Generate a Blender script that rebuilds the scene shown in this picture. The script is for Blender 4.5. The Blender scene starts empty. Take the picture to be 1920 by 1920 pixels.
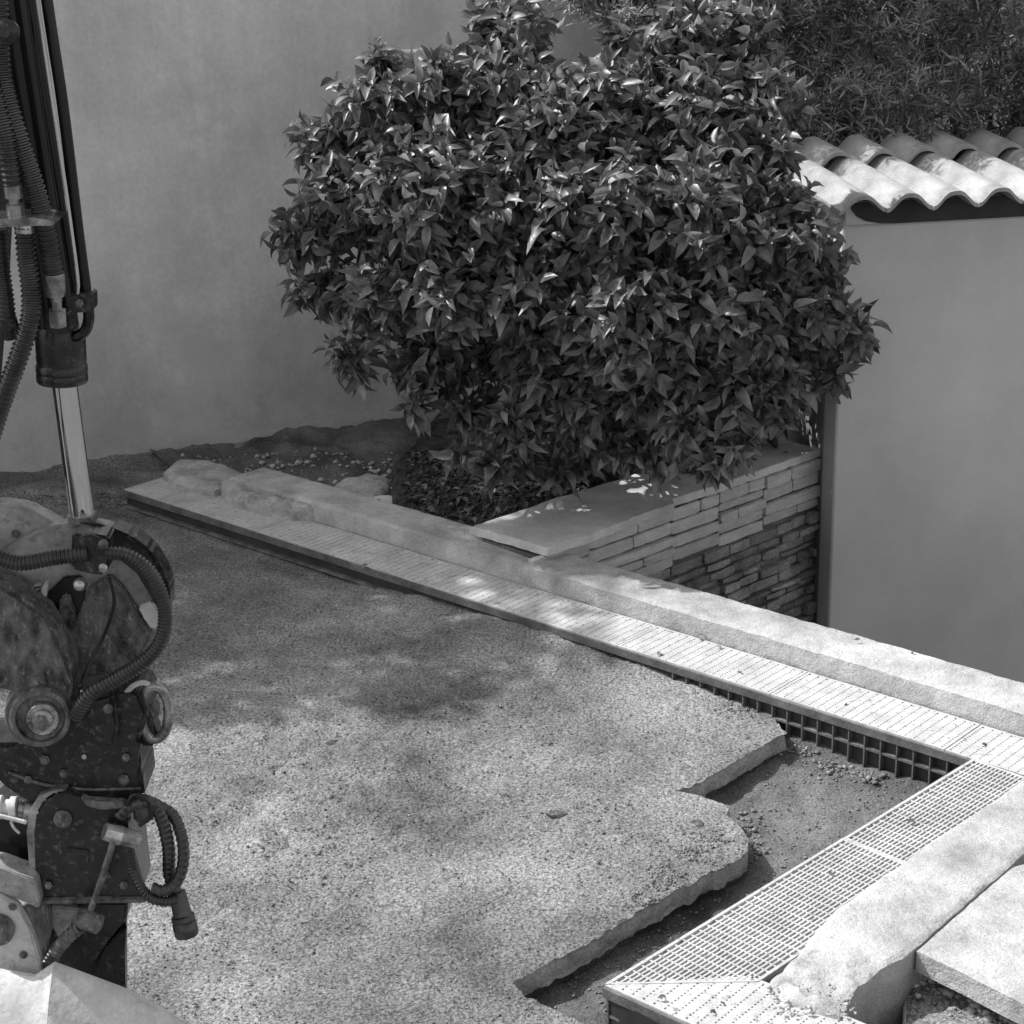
import bpy, bmesh, math, random
import numpy as np
from mathutils import Vector, Matrix, noise, geometry
random.seed(7); rng = np.random.default_rng(7)
C = bpy.context.scene.collection
scene = bpy.context.scene
# ------------------------------------------------------------------ camera, sky, sun, exposure
F, PITCH, ROLL, H = 3512., .33495, -.02157, 2.03
cr, sr, cp, sp = math.cos(ROLL), math.sin(ROLL), math.cos(PITCH), math.sin(PITCH)
RIGHT = Vector((cr, sr*sp, sr*cp)); UP = Vector((-sr, cr*sp, cr*cp)); FWD = Vector((0, cp, -sp))
cam_d = bpy.data.cameras.new('camera'); cam = bpy.data.objects.new('camera', cam_d); C.objects.link(cam)
cam_d.sensor_width = 36; cam_d.lens = F/1920*36; cam_d.clip_end = 500; cam_d.clip_start = .05
m = Matrix((RIGHT, UP, -FWD)).transposed().to_4x4(); m.translation = (0, 0, H); cam.matrix_world = m
scene.camera = cam
SUN_EL, SUN_DIR = 49, Vector((-.93, .36, 0)).normalized()
el = math.radians(SUN_EL)
S = Vector((SUN_DIR.x*math.cos(el), SUN_DIR.y*math.cos(el), math.sin(el)))
sun_d = bpy.data.lights.new('sun', 'SUN'); sun = bpy.data.objects.new('sun', sun_d); C.objects.link(sun)
sun_d.energy = 2.6; sun_d.angle = math.radians(.6); sun_d.color = (1, 1, 1)
sun.rotation_euler = S.to_track_quat('Z', 'Y').to_euler()
w = bpy.data.worlds.new('World'); scene.world = w; w.use_nodes = True
nt = w.node_tree; bg = nt.nodes['Background']; bg.inputs[1].default_value = .15
sky = nt.nodes.new('ShaderNodeTexSky'); sky.sky_type = 'NISHITA'; sky.sun_disc = False; sky.dust_density = 2.5
sky.sun_elevation = el; sky.sun_rotation = math.atan2(S.x, S.y)
bw = nt.nodes.new('ShaderNodeRGBToBW'); nt.links.new(sky.outputs[0], bw.inputs[0]); nt.links.new(bw.outputs[0], bg.inputs[0])
scene.view_settings.view_transform = 'Standard'; scene.view_settings.look = 'None'
scene.view_settings.gamma = 1; scene.view_settings.exposure = 0.86; scene.view_settings.use_curve_mapping = False

# ------------------------------------------------------------------ helpers
PARENT, KS = None, 1.    # default parent and size factor of round pieces
def _dir(px, py):
    x = (px-960)/F; y = -(py-960)/F
    return RIGHT*x + UP*y + FWD
def at(px, py, z=0.):            # where the sight line through a point of the photograph meets height z
    d = _dir(px, py); t = (z-H)/d.z
    return Vector((0, 0, H)) + d*t
def atY(px, py, Y):              # ... or distance Y
    d = _dir(px, py); return Vector((0, 0, H)) + d*(Y/d.y)
def tag(o, label=None, cat=None, group=None, kind=None):
    if label: o['label'] = label
    if cat: o['category'] = cat
    if group: o['group'] = group
    if kind: o['kind'] = kind
    return o
def empty(name, loc, label=None, cat=None, group=None, kind=None):
    o = bpy.data.objects.new(name, None); C.objects.link(o); o.location = loc; o.empty_display_size = .1
    return tag(o, label, cat, group, kind)
def link(name, me, parent=None, mats=None):
    o = bpy.data.objects.new(name, me); C.objects.link(o)
    if parent is not None:
        o.parent = parent; o.matrix_parent_inverse = Matrix.Translation(-parent_world(parent))
    return o
def parent_world(p):
    v = Vector(p.location)
    if p.parent is not None and p.type == 'EMPTY': v += parent_world(p.parent)
    return v
def mesh_obj(name, verts, faces, mat, parent=None, smooth=False):
    me = bpy.data.meshes.new(name); me.from_pydata([tuple(v) for v in verts], [], faces)
    me.materials.append(mat)
    if smooth: me.polygons.foreach_set('use_smooth', [True]*len(me.polygons))
    me.update(); return link(name, me, parent)
def bm_obj(name, bm, mat, parent=None, smooth=False):
    bmesh.ops.recalc_face_normals(bm, faces=bm.faces)
    me = bpy.data.meshes.new(name); bm.to_mesh(me); bm.free(); me.materials.append(mat)
    if smooth: me.polygons.foreach_set('use_smooth', [True]*len(me.polygons))
    me.update(); return link(name, me, parent)
def np_obj(name, V, Fq, mat, parent=None, smooth=False):
    """fast mesh from numpy arrays, faces all the same size"""
    me = bpy.data.meshes.new(name); n = Fq.shape[1]
    me.vertices.add(len(V)); me.vertices.foreach_set('co', V.astype(np.float32).ravel())
    me.loops.add(Fq.size); me.loops.foreach_set('vertex_index', Fq.astype(np.int32).ravel())
    me.polygons.add(len(Fq)); me.polygons.foreach_set('loop_start', np.arange(0, Fq.size, n, dtype=np.int32))
    if smooth: me.polygons.foreach_set('use_smooth', np.ones(len(Fq), bool))
    me.materials.append(mat); me.update(calc_edges=True); me.validate()
    return link(name, me, parent)

def prism_bm(bm, pts, vec, bevel=0., segs=2):
    vs = [bm.verts.new(p) for p in pts]; ws = [bm.verts.new(Vector(p)+Vector(vec)) for p in pts]
    n = len(pts); fs = [bm.faces.new(vs), bm.faces.new(ws[::-1])]
    for i in range(n): fs.append(bm.faces.new((vs[i], ws[i], ws[(i+1) % n], vs[(i+1) % n])))
    if bevel:
        es = list({e for f in fs for e in f.edges})
        bmesh.ops.bevel(bm, geom=es, offset=bevel, segments=segs, affect='EDGES', clamp_overlap=True)
def prism(name, pts, vec, mat, parent=None, bevel=0., smooth=False):
    bm = bmesh.new(); prism_bm(bm, pts, vec, bevel); return bm_obj(name, bm, mat, parent, smooth)
def box_bm(bm, o, ax, ay, az, bevel=0.):
    """box from corner o along three edge vectors"""
    prism_bm(bm, [o, o+ax, o+ax+ay, o+ay], az, bevel, 1)
def catmull(P, n=8):
    P = [Vector(p) for p in P]
    if len(P) < 3: 
        return [P[0].lerp(P[-1], i/n) for i in range(n+1)]
    Q = [P[0]*2-P[1]] + P + [P[-1]*2-P[-2]]; out = []
    for i in range(1, len(Q)-2):
        for k in range(n):
            t = k/n; a, b, c, d = Q[i-1:i+3]
            out.append(.5*((2*b)+(c-a)*t+(2*a-5*b+4*c-d)*t*t+(3*b-a-3*c+d)*t**3))
    out.append(P[-1]); return out
def resample(P, step):
    L = [0]
    for i in range(1, len(P)): L.append(L[-1]+(P[i]-P[i-1]).length)
    n = max(2, int(L[-1]/step)); out = []; j = 0
    for k in range(n+1):
        s = L[-1]*k/n
        while j < len(L)-2 and L[j+1] < s: j += 1
        d = L[j+1]-L[j]; out.append(P[j].lerp(P[j+1], (s-L[j])/d if d > 1e-9 else 0))
    return out, L[-1]/n
def sweep_data(P, rad, seg=10, cap=True):
    V = []; Fs = []; T0 = (P[1]-P[0]).normalized(); N = T0.orthogonal().normalized()
    for i, p in enumerate(P):
        T = (P[min(i+1, len(P)-1)]-P[max(i-1, 0)]).normalized()
        N = (N - T*N.dot(T)).normalized(); B = T.cross(N); r = rad(i) if callable(rad) else rad
        for k in range(seg):
            a = 2*math.pi*k/seg; V.append(p+(N*math.cos(a)+B*math.sin(a))*r)
    for i in range(len(P)-1):
        for k in range(seg):
            a = i*seg+k; b = i*seg+(k+1) % seg; Fs.append((a, b, b+seg, a+seg))
    if cap: Fs += [tuple(range(seg))[::-1], tuple(range((len(P)-1)*seg, len(P)*seg))]
    return V, Fs
def tube(name, pts, r, mat, parent=None, seg=14, n=8):
    r *= KS; parent = parent or PARENT
    P = catmull(pts, n); V, Fs = sweep_data(P, r, seg); return mesh_obj(name, V, Fs, mat, parent, True)
def hose(name, pts, r, mat, parent=None, pitch=.0085, depth=.16, seg=14, r1=None):
    """hose inside a spiral guard: the ribs are real rings"""
    r *= KS; pitch *= KS; parent = parent or PARENT; r1 = r1*KS if r1 else None
    P = catmull(pts, 16); P, st = resample(P, pitch/4)
    prof = [1.0, 1.0, 1-depth, 1-depth]; n = len(P)
    f = lambda i: r*prof[i % 4]*(1 if r1 is None else 1+(r1/r-1)*i/n)
    V, Fs = sweep_data(P, f, seg); return mesh_obj(name, V, Fs, mat, parent, False)
def lathe(name, p0, axis, prof, mat, parent=None, seg=32, smooth=True, ang=40):
    """prof: (distance along the axis, radius)"""
    prof = [(d*KS, r*KS) for d, r in prof]
    A = Vector(axis).normalized(); N = A.orthogonal().normalized(); B = A.cross(N); V = []; Fs = []
    p0 = Vector(p0)
    for (d, r) in prof:
        for k in range(seg):
            a = 2*math.pi*k/seg; V.append(p0+A*d+(N*math.cos(a)+B*math.sin(a))*max(r, 1e-5))
    for i in range(len(prof)-1):
        for k in range(seg):
            a = i*seg+k; b = i*seg+(k+1) % seg; Fs.append((a, b, b+seg, a+seg))
    Fs += [tuple(range(seg))[::-1], tuple(range((len(prof)-1)*seg, len(prof)*seg))]
    o = mesh_obj(name, V, Fs, mat, parent, smooth)
    if smooth: o.data.set_sharp_from_angle(angle=math.radians(ang))
    return o
def fbm(p, sc, oct=4, seed=0.):
    return noise.fractal(Vector(p)*sc+Vector((seed, seed*1.7, -seed)), 1.0, 2.0, oct)

# ------------------------------------------------------------------ materials (the photograph is black and white, so all are grey)
def mat(name, base, dark=None, light=None, scale=3., detail=6, fine=0., fscale=300., bump=0., bscale=200., bump2=0., b2scale=30.,
        rough=.85, metal=0., spots=0., spscale=60., spval=.1, stretch=(1, 1, 1), island=0., spec=.5, sub=0., streak=0., rvar=0., foot_shade=0., spsoft=.05):
    M = bpy.data.materials.new(name); M.use_nodes = True; T = M.node_tree; N = T.nodes; Lk = T.links
    bs = N['Principled BSDF']; bs.inputs['Roughness'].default_value = rough; bs.inputs['Metallic'].default_value = metal
    bs.inputs['Specular IOR Level'].default_value = spec
    tc = N.new('ShaderNodeTexCoord'); mp = N.new('ShaderNodeMapping'); Lk.new(tc.outputs['Object'], mp.inputs[0])
    mp.inputs['Scale'].default_value = stretch
    def nz(sc, det=6, vec=None, r=.6):
        n = N.new('ShaderNodeTexNoise'); n.inputs['Scale'].default_value = sc; n.inputs['Detail'].default_value = det
        n.inputs['Roughness'].default_value = r; Lk.new(vec or mp.outputs[0], n.inputs['Vector']); return n.outputs['Fac']
    def math_(op, a, b=None, c=None):
        n = N.new('ShaderNodeMath'); n.operation = op
        for i, v in enumerate((a, b, c)):
            if v is None: continue
            if isinstance(v, (int, float)): n.inputs[i].default_value = v
            else: Lk.new(v, n.inputs[i])
        return n.outputs[0]
    def ramp(v, a, b, c, d):
        n = N.new('ShaderNodeMapRange'); n.inputs[1].default_value = a; n.inputs[2].default_value = b
        n.inputs[3].default_value = c; n.inputs[4].default_value = d; Lk.new(v, n.inputs[0]); return n.outputs[0]
    dark = base*.8 if dark is None else dark; light = base*1.2 if light is None else light
    val = ramp(nz(scale, detail), .3, .7, dark, light)
    if streak:
        m2 = N.new('ShaderNodeMapping'); Lk.new(tc.outputs['Object'], m2.inputs[0]); m2.inputs['Scale'].default_value = (1, 1, .12)
        val = math_('MULTIPLY', val, ramp(nz(9, 5, m2.outputs[0]), .3, .7, 1-streak, 1+streak))
    if foot_shade:  # shade towards the wall foot, darkened in the colour with a ragged edge
        sx = N.new('ShaderNodeSeparateXYZ'); Lk.new(tc.outputs['Object'], sx.inputs[0])
        hgt = math_('ADD', sx.outputs[2], ramp(nz(2.2, 7), .3, .7, -.30, .30))
        val = math_('MULTIPLY', val, ramp(hgt, foot_shade*.1, foot_shade, .72, 1))
    if fine: val = math_('MULTIPLY', val, ramp(nz(fscale, 3), .3, .7, 1-fine, 1+fine))
    if spots:
        s = ramp(nz(spscale, 6, r=.75), .5+.5*(1-spots)*.5, .5+.5*(1-spots)*.5+spsoft, 0, 1)
        mx = N.new('ShaderNodeMix'); mx.data_type = 'FLOAT'; Lk.new(s, mx.inputs[0]); Lk.new(val, mx.inputs[2]); mx.inputs[3].default_value = spval
        val = mx.outputs[0]
    if island:
        g = N.new('ShaderNodeNewGeometry'); oi = N.new('ShaderNodeObjectInfo')
        r = math_('FRACT', math_('ADD', g.outputs['Random Per Island'], oi.outputs['Random']))
        val = math_('MULTIPLY', val, ramp(r, 0, 1, 1-island, 1+island))
    cb = N.new('ShaderNodeCombineColor')
    for i in range(3): Lk.new(val, cb.inputs[i])
    Lk.new(cb.outputs[0], bs.inputs['Base Color'])
    if rvar: Lk.new(ramp(nz(scale*2.3, 5), .3, .7, max(.05, rough-rvar), min(1, rough+rvar)), bs.inputs['Roughness'])
    last = None
    for (b, sc, dist) in ((bump2, b2scale, .01), (bump, bscale, .003)):
        if b:
            bn = N.new('ShaderNodeBump'); bn.inputs['Strength'].default_value = b; bn.inputs['Distance'].default_value = dist
            Lk.new(nz(sc, 5), bn.inputs['Height'])
            if last: Lk.new(last, bn.inputs['Normal'])
            last = bn.outputs[0]
    if last: Lk.new(last, bs.inputs['Normal'])
    if sub:
        bs.inputs['Transmission Weight'].default_value = 0
        tr = N.new('ShaderNodeBsdfTranslucent'); Lk.new(cb.outputs[0], tr.inputs[0]); ms = N.new('ShaderNodeMixShader'); ms.inputs[0].default_value = sub
        Lk.new(bs.outputs[0], ms.inputs[1]); Lk.new(tr.outputs[0], ms.inputs[2]); Lk.new(ms.outputs[0], N['Material Output'].inputs[0])
    return M
M_stucco = mat('stucco', .70, .56, .82, 2.4, 10, spots=.86, spscale=1.5, spval=.58, spsoft=.12, fine=.07, fscale=60, bump=.25, bscale=260, bump2=.25, b2scale=9, rough=.95, streak=.08, spec=.2, foot_shade=.85)
M_stucco2 = mat('stucco_smooth', .64, .56, .72, 2.2, 9,  fine=.02, fscale=60, bump=.2, bscale=260, bump2=.1, b2scale=9, rough=.95, streak=.02, spec=.2)
M_edge = mat('broken_edge', .44, .30, .56, 12, 7, fine=.3, fscale=170, bump=1., bscale=190, bump2=1., b2scale=50, rough=1, spec=.1)
M_sand = mat('sand', .21, .09, .32, 2.6, 12, fine=.7, fscale=150, bump=1., bscale=150, bump2=1., b2scale=60, rough=1, spec=.1)
M_pit = mat('damp_sand', .13, .06, .20, 4., 6, fine=.4, fscale=170, bump=1., bscale=190, bump2=.9, b2scale=42, rough=1, spec=.1)
M_soil = mat('garden_soil', .05, .02, .09, 18, 8, fine=.5, fscale=150, bump=1., bscale=150, bump2=1., b2scale=40, rough=1, spec=.1)
M_conc = mat('concrete', .46, .28, .60, 7, 10, fine=.2, fscale=200, bump=.9, bscale=230, bump2=.8, b2scale=34, rough=.92, spots=.34, spscale=60, spval=.24, spec=.2)
M_rough = mat('rough_concrete', .42, .26, .58, 14, 8, fine=.25, fscale=180, bump=1., bscale=180, bump2=1., b2scale=50, rough=.95, spec=.2)
M_cap = mat('capstone_stone', .62, .44, .74, 5, 8, fine=.1, fscale=160, bump=.6, bscale=200, bump2=.5, b2scale=20, rough=.9, spec=.2)
M_slate = mat('clad_stone', .26, .12, .42, 9, 7, fine=.3, fscale=120, bump=1, bscale=140, bump2=1, b2scale=35, rough=.9, island=.35, spec=.3)
M_strip = mat('strip_stone', .56, .42, .66, 9, 7, fine=.2, fscale=140, bump=.8, bscale=160, bump2=.6, b2scale=25, rough=.9, island=.12, stretch=(1, 1, 3), spec=.2)
M_galv = mat('galvanised_steel', .52, .4, .60, 12, 6, fine=.15, fscale=160, bump=.2, bscale=200, rough=.6, metal=.0, spots=.72, spscale=55, spval=.25)
M_galvd = mat('dusty_rim', .10, .05, .17, 14, 6, fine=.2, fscale=120, bump=.5, bscale=160, rough=.8)
M_plastic = mat('black_plastic', .035, .02, .05, 14, 5, bump=.2, bscale=120, rough=.5)
M_plast2 = mat('dusty_black_plastic', .12, .05, .22, 22, 6, fine=.3, fscale=120, bump=.4, bscale=120, rough=.7)
M_tile = mat('roof_tile', .38, .24, .50, 9, 9, fine=.12, fscale=130, bump=.5, bscale=160, bump2=.3, b2scale=22, rough=.9, spots=.22, spscale=45, spval=.38, spec=.2)
M_eave_shade = mat('eave_shade', .05, .035, .065, 8, 5, rough=.9)  # dark tone standing in for the shadow under the eave
M_leaf = mat('leaf', .16, .08, .25, 25, 3, rough=.42, island=.65, spec=.9, sub=.4, bump=.15, bscale=60)
M_hleaf = mat('narrow_leaf', .30, .06, .56, 3.2, 5, rough=.4, island=.75, spec=.9, sub=.4)
M_dead = mat('dead_leaf', .16, .1, .22, 25, 3, rough=.7, island=.3)
M_bark = mat('bark', .09, .05, .13, 30, 6, bump=1, bscale=80, rough=.9)
M_paint = mat('black_paint', .014, .006, .03, 14, 9, rough=.33, bump=.35, bscale=60, spsoft=.16, spots=.8, spscale=60, spval=.16, fine=.3, fscale=90, rvar=.15)
M_black = mat('gloss_black', .008, rough=.22, bump=.05, bscale=50)
M_rubber = mat('hose_rubber', .02, .008, .045, 26, 6, rough=.3, spec=.8, bump=.2, bscale=120)
M_chrome = mat('chrome', .85, .8, .9, 8, 4, rough=.07, metal=1.)
M_zinc = mat('zinc_fitting', .45, .15, .7, 30, 6, rough=.3, metal=.75, bump=.2, bscale=120)
M_steelw = mat('worn_steel', .28, .04, .6, 26, 8, rough=.28, metal=.8, bump=.4, bscale=90, rvar=.2)
M_cream = mat('dusty_cream_paint', .34, .16, .50, 9, 8, rough=.6, bump=.4, bscale=70, fine=.15, fscale=90, spsoft=.16, spots=.8, spscale=34, spval=.07, rvar=.15)
M_cast = mat('greasy_casting', .05, .008, .20, 45, 9, rough=.34, bump=1., spsoft=.14, spots=.74, spscale=85, spval=.36, bscale=60, bump2=.3, b2scale=30, rvar=.2, stretch=(1, 1, .6))
M_bucket = mat('pale_dusty_paint', .62, .40, .78, 7, 8, rough=.75, bump=.5, bscale=70, bump2=.2, b2scale=18, fine=.1, fscale=110, spsoft=.16, spots=.8, spscale=30, spval=.28)

# ------------------------------------------------------------------ main lines of the yard (metres, height 0 = top of the drain gratings)
A0 = Vector((-1.346, 6.168, 0)); a = Vector((.743, -.669, 0)).normalized(); an = Vector((.669, .743, 0)).normalized()
B0 = Vector((.156, 3.078, 0)); b = Vector((.712, .702, 0)).normalized(); bn = Vector((.702, -.712, 0)).normalized()
Z = Vector((0, 0, 1))
def PA(s, o, z=0): return A0+a*s+an*o+Z*z        # along and behind the long channel
def PB(s, o, z=0): return B0+b*s+bn*o+Z*z        # along and right of the cross channel
W0 = Vector((-1.848, 6.436, 0)); wu = Vector((.937, .351, 0)).normalized(); wn = Vector((-wu.y, wu.x, 0))   # garden wall
R0 = Vector((1.085, 5.98, 0)); ru = Vector((.98, .17, 0)).normalized(); rn = Vector((-ru.y, ru.x, 0))        # outbuilding wall
Q0 = Vector((.100, 5.208, 0)); q = Vector((.735, .678, 0)).normalized(); qn = Vector((.678, -.735, 0)).normalized()  # planter wall
GL = -.98                                           # ground behind the kerb

# ------------------------------------------------------------------ the ground
def sheet(name, outline, step, hfun, m, skirt=None, kind='structure', parent=None, jitter=.3):
    """a filled outline with a fine uneven surface; skirt gives it a broken edge of that depth"""
    P2 = [Vector((p[0], p[1])) for p in outline]
    xs = [p.x for p in P2]; ys = [p.y for p in P2]; pts = list(P2); n0 = len(pts)
    st = step
    Y = min(ys)
    poly = np.array([(p.x, p.y) for p in P2])
    gx, gy = np.meshgrid(np.arange(min(xs), max(xs), st), np.arange(min(ys), max(ys), st))
    gx = gx.ravel()+rng.uniform(-jitter, jitter, gx.size)*st; gy = gy.ravel()+rng.uniform(-jitter, jitter, gy.size)*st
    ins = np.zeros(gx.size, bool); j = len(poly)-1
    near = np.zeros(gx.size, bool)
    for i in range(len(poly)):
        (x1, y1), (x2, y2) = poly[i], poly[j]
        with np.errstate(divide='ignore', invalid='ignore'):
            c = ((y1 > gy) != (y2 > gy)) & (gx < (x2-x1)*(gy-y1)/(y2-y1+1e-12)+x1)
        ins ^= c; dx, dy = x2-x1, y2-y1; L2 = dx*dx+dy*dy+1e-12
        t = np.clip(((gx-x1)*dx+(gy-y1)*dy)/L2, 0, 1); near |= ((gx-x1-t*dx)**2+(gy-y1-t*dy)**2) < (st*.45)**2
        j = i
    ok = ins & ~near
    pts += [Vector((x, y)) for x, y in zip(gx[ok], gy[ok])]
    edges = [(i, (i+1) % n0) for i in range(n0)]
    vv, ee, ff, ov, oe, of = geometry.delaunay_2d_cdt(pts, edges, [], 1, 1e-6)
    V = [(v.x, v.y, hfun(v.x, v.y)) for v in vv]; Fs = [tuple(f) for f in ff]; nt_ = len(Fs)
    if skirt:
        bset = {}
        for f in Fs:
            for k in range(len(f)):
                e = (f[k], f[(k+1) % len(f)]); bset[e] = 1
        be = [e for e in bset if (e[1], e[0]) not in bset]
        low = {}
        for (i0, i1) in be:
            for i in (i0, i1):
                if i not in low:
                    x, y, z = V[i]; row = []
                    for k, fr in enumerate((.12, .45, .8, 1.)):
                        w_ = .006*noise.noise(Vector((x*22, y*22, k*.7)))+(-.004 if k == 0 else 0)
                        row.append(len(V)); V.append((x+w_, y-w_, z-skirt*fr))
                    low[i] = row
        for (i0, i1) in be:
            prev = (i0, i1)
            for k in range(4):
                cur = (low[i0][k], low[i1][k]); Fs.append((prev[1], prev[0], cur[0], cur[1])); prev = cur
    o = mesh_obj(name, V, Fs, m, parent, True)
    if skirt:
        o.data.set_sharp_from_angle(angle=math.radians(50)); o.data.materials.append(M_edge)
        for p in o.data.polygons[nt_:]: p.material_index = 1
    if kind: o['kind'] = kind
    return o
def densify(P, step, amp=.0, fr=12.):
    out = []
    for i in range(len(P)):
        p, r = Vector(P[i][:2]), Vector(P[(i+1) % len(P)][:2]); n = max(1, int((r-p).length/step))
        for k in range(n):
            v = p.lerp(r, k/n)
            if amp and k: v += Vector((noise.noise(Vector((v.x*fr, v.y*fr, 1))), noise.noise(Vector((v.x*fr, v.y*fr, 9)))))*amp
            out.append(v)
    return out
def dirt(x, y, amp=1.):
    p = Vector((x, y, 0)); return amp*(.008*fbm(p, 3.2, 3)+.006*fbm(p, 14, 3, 5)+.0050*fbm(p, 55, 2, 9))
def sand_h(x, y):
    s = (Vector((x, y, 0))-A0).dot(a); o = (Vector((x, y, 0))-A0).dot(an)
    g_ = math.exp(-((x+.55)**2/.25+(y-4.0)**2/.35)); z = -.062+dirt(x, y, 1+1.2*g_)+.006*g_*noise.noise(Vector((x*36, y*36, 2)))
    k = max(0, 1-abs(s-1.9)/.75)*max(0, 1+o/.35 if o < 0 else 1); z += .032*min(1, k*1.3)
    z -= .022*max(0, 1-abs(o+.03)/.10)*max(0, min(1, (1.5-s)/.5))
    d = (Vector((x, y, 0))-W0).dot(wn); z += .05*max(0, 1+d/.22)     # dirt swept up against the wall
    return z
e1 = [at(*p, -.06) for p in ((1455, 1352), (1475, 1375), (1440, 1392), (1380, 1425), (1290, 1474), (1268, 1478), (1330, 1492), (1368, 1506), (1362, 1520),
      (1385, 1545), (1405, 1572), (1400, 1598), (1330, 1636), (1240, 1685), (1130, 1748), (1040, 1798), (962, 1840), (985, 1866), (1040, 1890), (1095, 1912), (1110, 1960))]
near_edge = [(v.x, v.y) for v in e1]
outl = [(-3.6, 5.79), (-.9, 6.88), (-.95, 6.05), (-.2, 5.24), (.66, 4.52)] + near_edge + [(.12, 1.9), (-3.6, 1.9)]
coarse = densify(outl[:5]+[near_edge[0]], .06)[:-1]
fine_e = densify(near_edge+[(.12, 1.9)], .011, .005, 45)
cut = [v for v in fine_e]
outline = [v for v in coarse if True][:0]
P5 = [Vector(p) for p in outl[:5]]
poly = []
for i in range(5):
    p, r = P5[i], (P5[i+1] if i < 4 else Vector(near_edge[0])); n = max(1, int((r-p).length/.06))
    poly += [p.lerp(r, k/n) for k in range(n)]
for i in range(len(near_edge)-1):
    p, r = Vector(near_edge[i]), Vector(near_edge[i+1]); n = max(1, int((r-p).length/.010))
    for k in range(n):
        v = p.lerp(r, k/n)
        if k: v += Vector((noise.noise(Vector((v.x*45, v.y*45, 1))), noise.noise(Vector((v.x*45, v.y*45, 9)))))*.006
        poly.append(v)
for p, r in ((Vector(near_edge[-1]), Vector((.12, 1.9))), (Vector((.12, 1.9)), Vector((-3.6, 1.9))), (Vector((-3.6, 1.9)), Vector((-3.6, 5.79)))):
    n = max(1, int((r-p).length/.06)); poly += [p.lerp(r, k/n) for k in range(n)]
sand = sheet('sand_bed', poly, .019, sand_h, M_sand, skirt=.046)
prism('subsoil', [(p[0]-bn.x*.012, p[1]-bn.y*.012-.002, -.10) for p in poly[::2]], (0, 0, -.09), M_pit)['kind'] = 'structure'
def pit_h(x, y):
    s = (Vector((x, y, 0))-A0).dot(a); o = (Vector((x, y, 0))-A0).dot(an)
    z = -.128+1.3*dirt(x, y)+.045*max(0, 1+o/.30 if o < 0 else 1)*(.5+.5*fbm(Vector((x, y, 0)), 4, 2, 3))
    if y < 3.1: z -= .0
    return z
pit = sheet('pit_floor', [(-.3, 2.2), (2.2, 2.2), (2.4, 3.04), (-.05, 5.26), (-.4, 4.2)], .02, pit_h, M_pit)
under = mesh_obj('ground', [(-60, -60, GL-.02), (60, -60, GL-.02), (60, 60, GL-.02), (-60, 60, GL-.02)], [(0, 1, 2, 3)], M_pit); under['kind'] = 'structure'
# compacted fill that carries the yard above the lower ground (its top stays just under the sand)
prism('yard_fill', [(-14, -8, -.24), (7.3, -8, -.24)] + [tuple(PA(9, .2, -.24)), tuple(PA(-.2, .2, -.24)), (-1.0, 6.5, -.24), (-14, 1.9, -.24)], (0, 0, GL+.2), M_pit)['kind'] = 'structure'
mesh_obj('trodden_yard', [(-14, -8, -.155), (6.9, -8, -.155), tuple(PA(8.5, .18, -.155)), tuple(PA(.1, .18, -.155)), (-3.5, 5.6, -.155), (-14, 1.9, -.155)], [(0, 1, 2, 3, 4, 5)], M_pit)['kind'] = 'structure'
M_crumb = mat('crumb_earth', .20, .12, .28, 30, 4, fine=.3, fscale=200, bump=.8, bscale=180, rough=1, island=.35, spec=.1)
# loose grit and pebbles
def pebbles(name, n, region, hf, m, rmin, rmax, seed=1, mask=None):
    r = np.random.default_rng(seed); ico = bmesh.new(); bmesh.ops.create_icosphere(ico, subdivisions=1, radius=1)
    ico.verts.ensure_lookup_table(); T = np.array([v.co for v in ico.verts]); TF = np.array([[v.index for v in f.verts] for f in ico.faces]); ico.free()
    VV = []; FF = []; c = 0
    while c < n:
        x, y = region(r)
        if mask and not mask(x, y): continue
        s = rmin+(rmax-rmin)*r.random()**3.5
        v = T*(1+r.uniform(-.28, .28, (len(T), 1)))*np.array([1, r.uniform(.6, 1), r.uniform(.45, .8)])*s
        an_ = r.uniform(0, 6.28); R = np.array([[math.cos(an_), -math.sin(an_), 0], [math.sin(an_), math.cos(an_), 0], [0, 0, 1]])
        v = v@R.T+np.array([x, y, hf(x, y)+s*.2]); FF.append(TF+c*len(T)); VV.append(v); c += 1
    o = np_obj(name, np.vstack(VV), np.vstack(FF), m, None, False); o['kind'] = 'stuff'; return o
def in_poly(x, y, P):
    c = False; j = len(P)-1
    for i in range(len(P)):
        if (P[i][1] > y) != (P[j][1] > y) and x < (P[j][0]-P[i][0])*(y-P[i][1])/(P[j][1]-P[i][1])+P[i][0]: c = not c
        j = i
    return c
big_poly = [(v[0], v[1]) for v in outl]
def reg_sand(r):
    p = at(r.uniform(150, 1480), 900+1020*r.random()**.6, -.06); return p.x, p.y
M_grit = mat('grit', .21, .13, .30, 20, 4, rough=1, island=.25, spec=.1)
tag(pebbles('grit', 13000, reg_sand, sand_h, M_grit, .0010, .0036, 3, lambda x, y: in_poly(x, y, big_poly)), 'fine grit and crumbs lying loose over the sand bed', 'grit', kind='stuff')
def reg_pit(r):
    p = at(r.uniform(1000, 1800), r.uniform(1370, 1900), -.12); return p.x, p.y
def pit_mask(x, y):
    v = Vector((x, y, 0)); return not in_poly(x, y, big_poly) and (v-A0).dot(an) < -.01 and (v-B0).dot(bn) < -.01
tag(pebbles('pit_grit', 3500, reg_pit, pit_h, M_grit, .0012, .0045, 4, pit_mask), 'crumbs of earth on the floor of the dug out strip', 'grit', kind='stuff')
def crumb_region(cs):
    def f(r):
        cx, cy, sx, sy = cs[int(r.integers(0, len(cs)))]; p = at(cx+r.normal()*sx, cy+r.normal()*sy, -.06); return p.x, p.y
    return f
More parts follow.
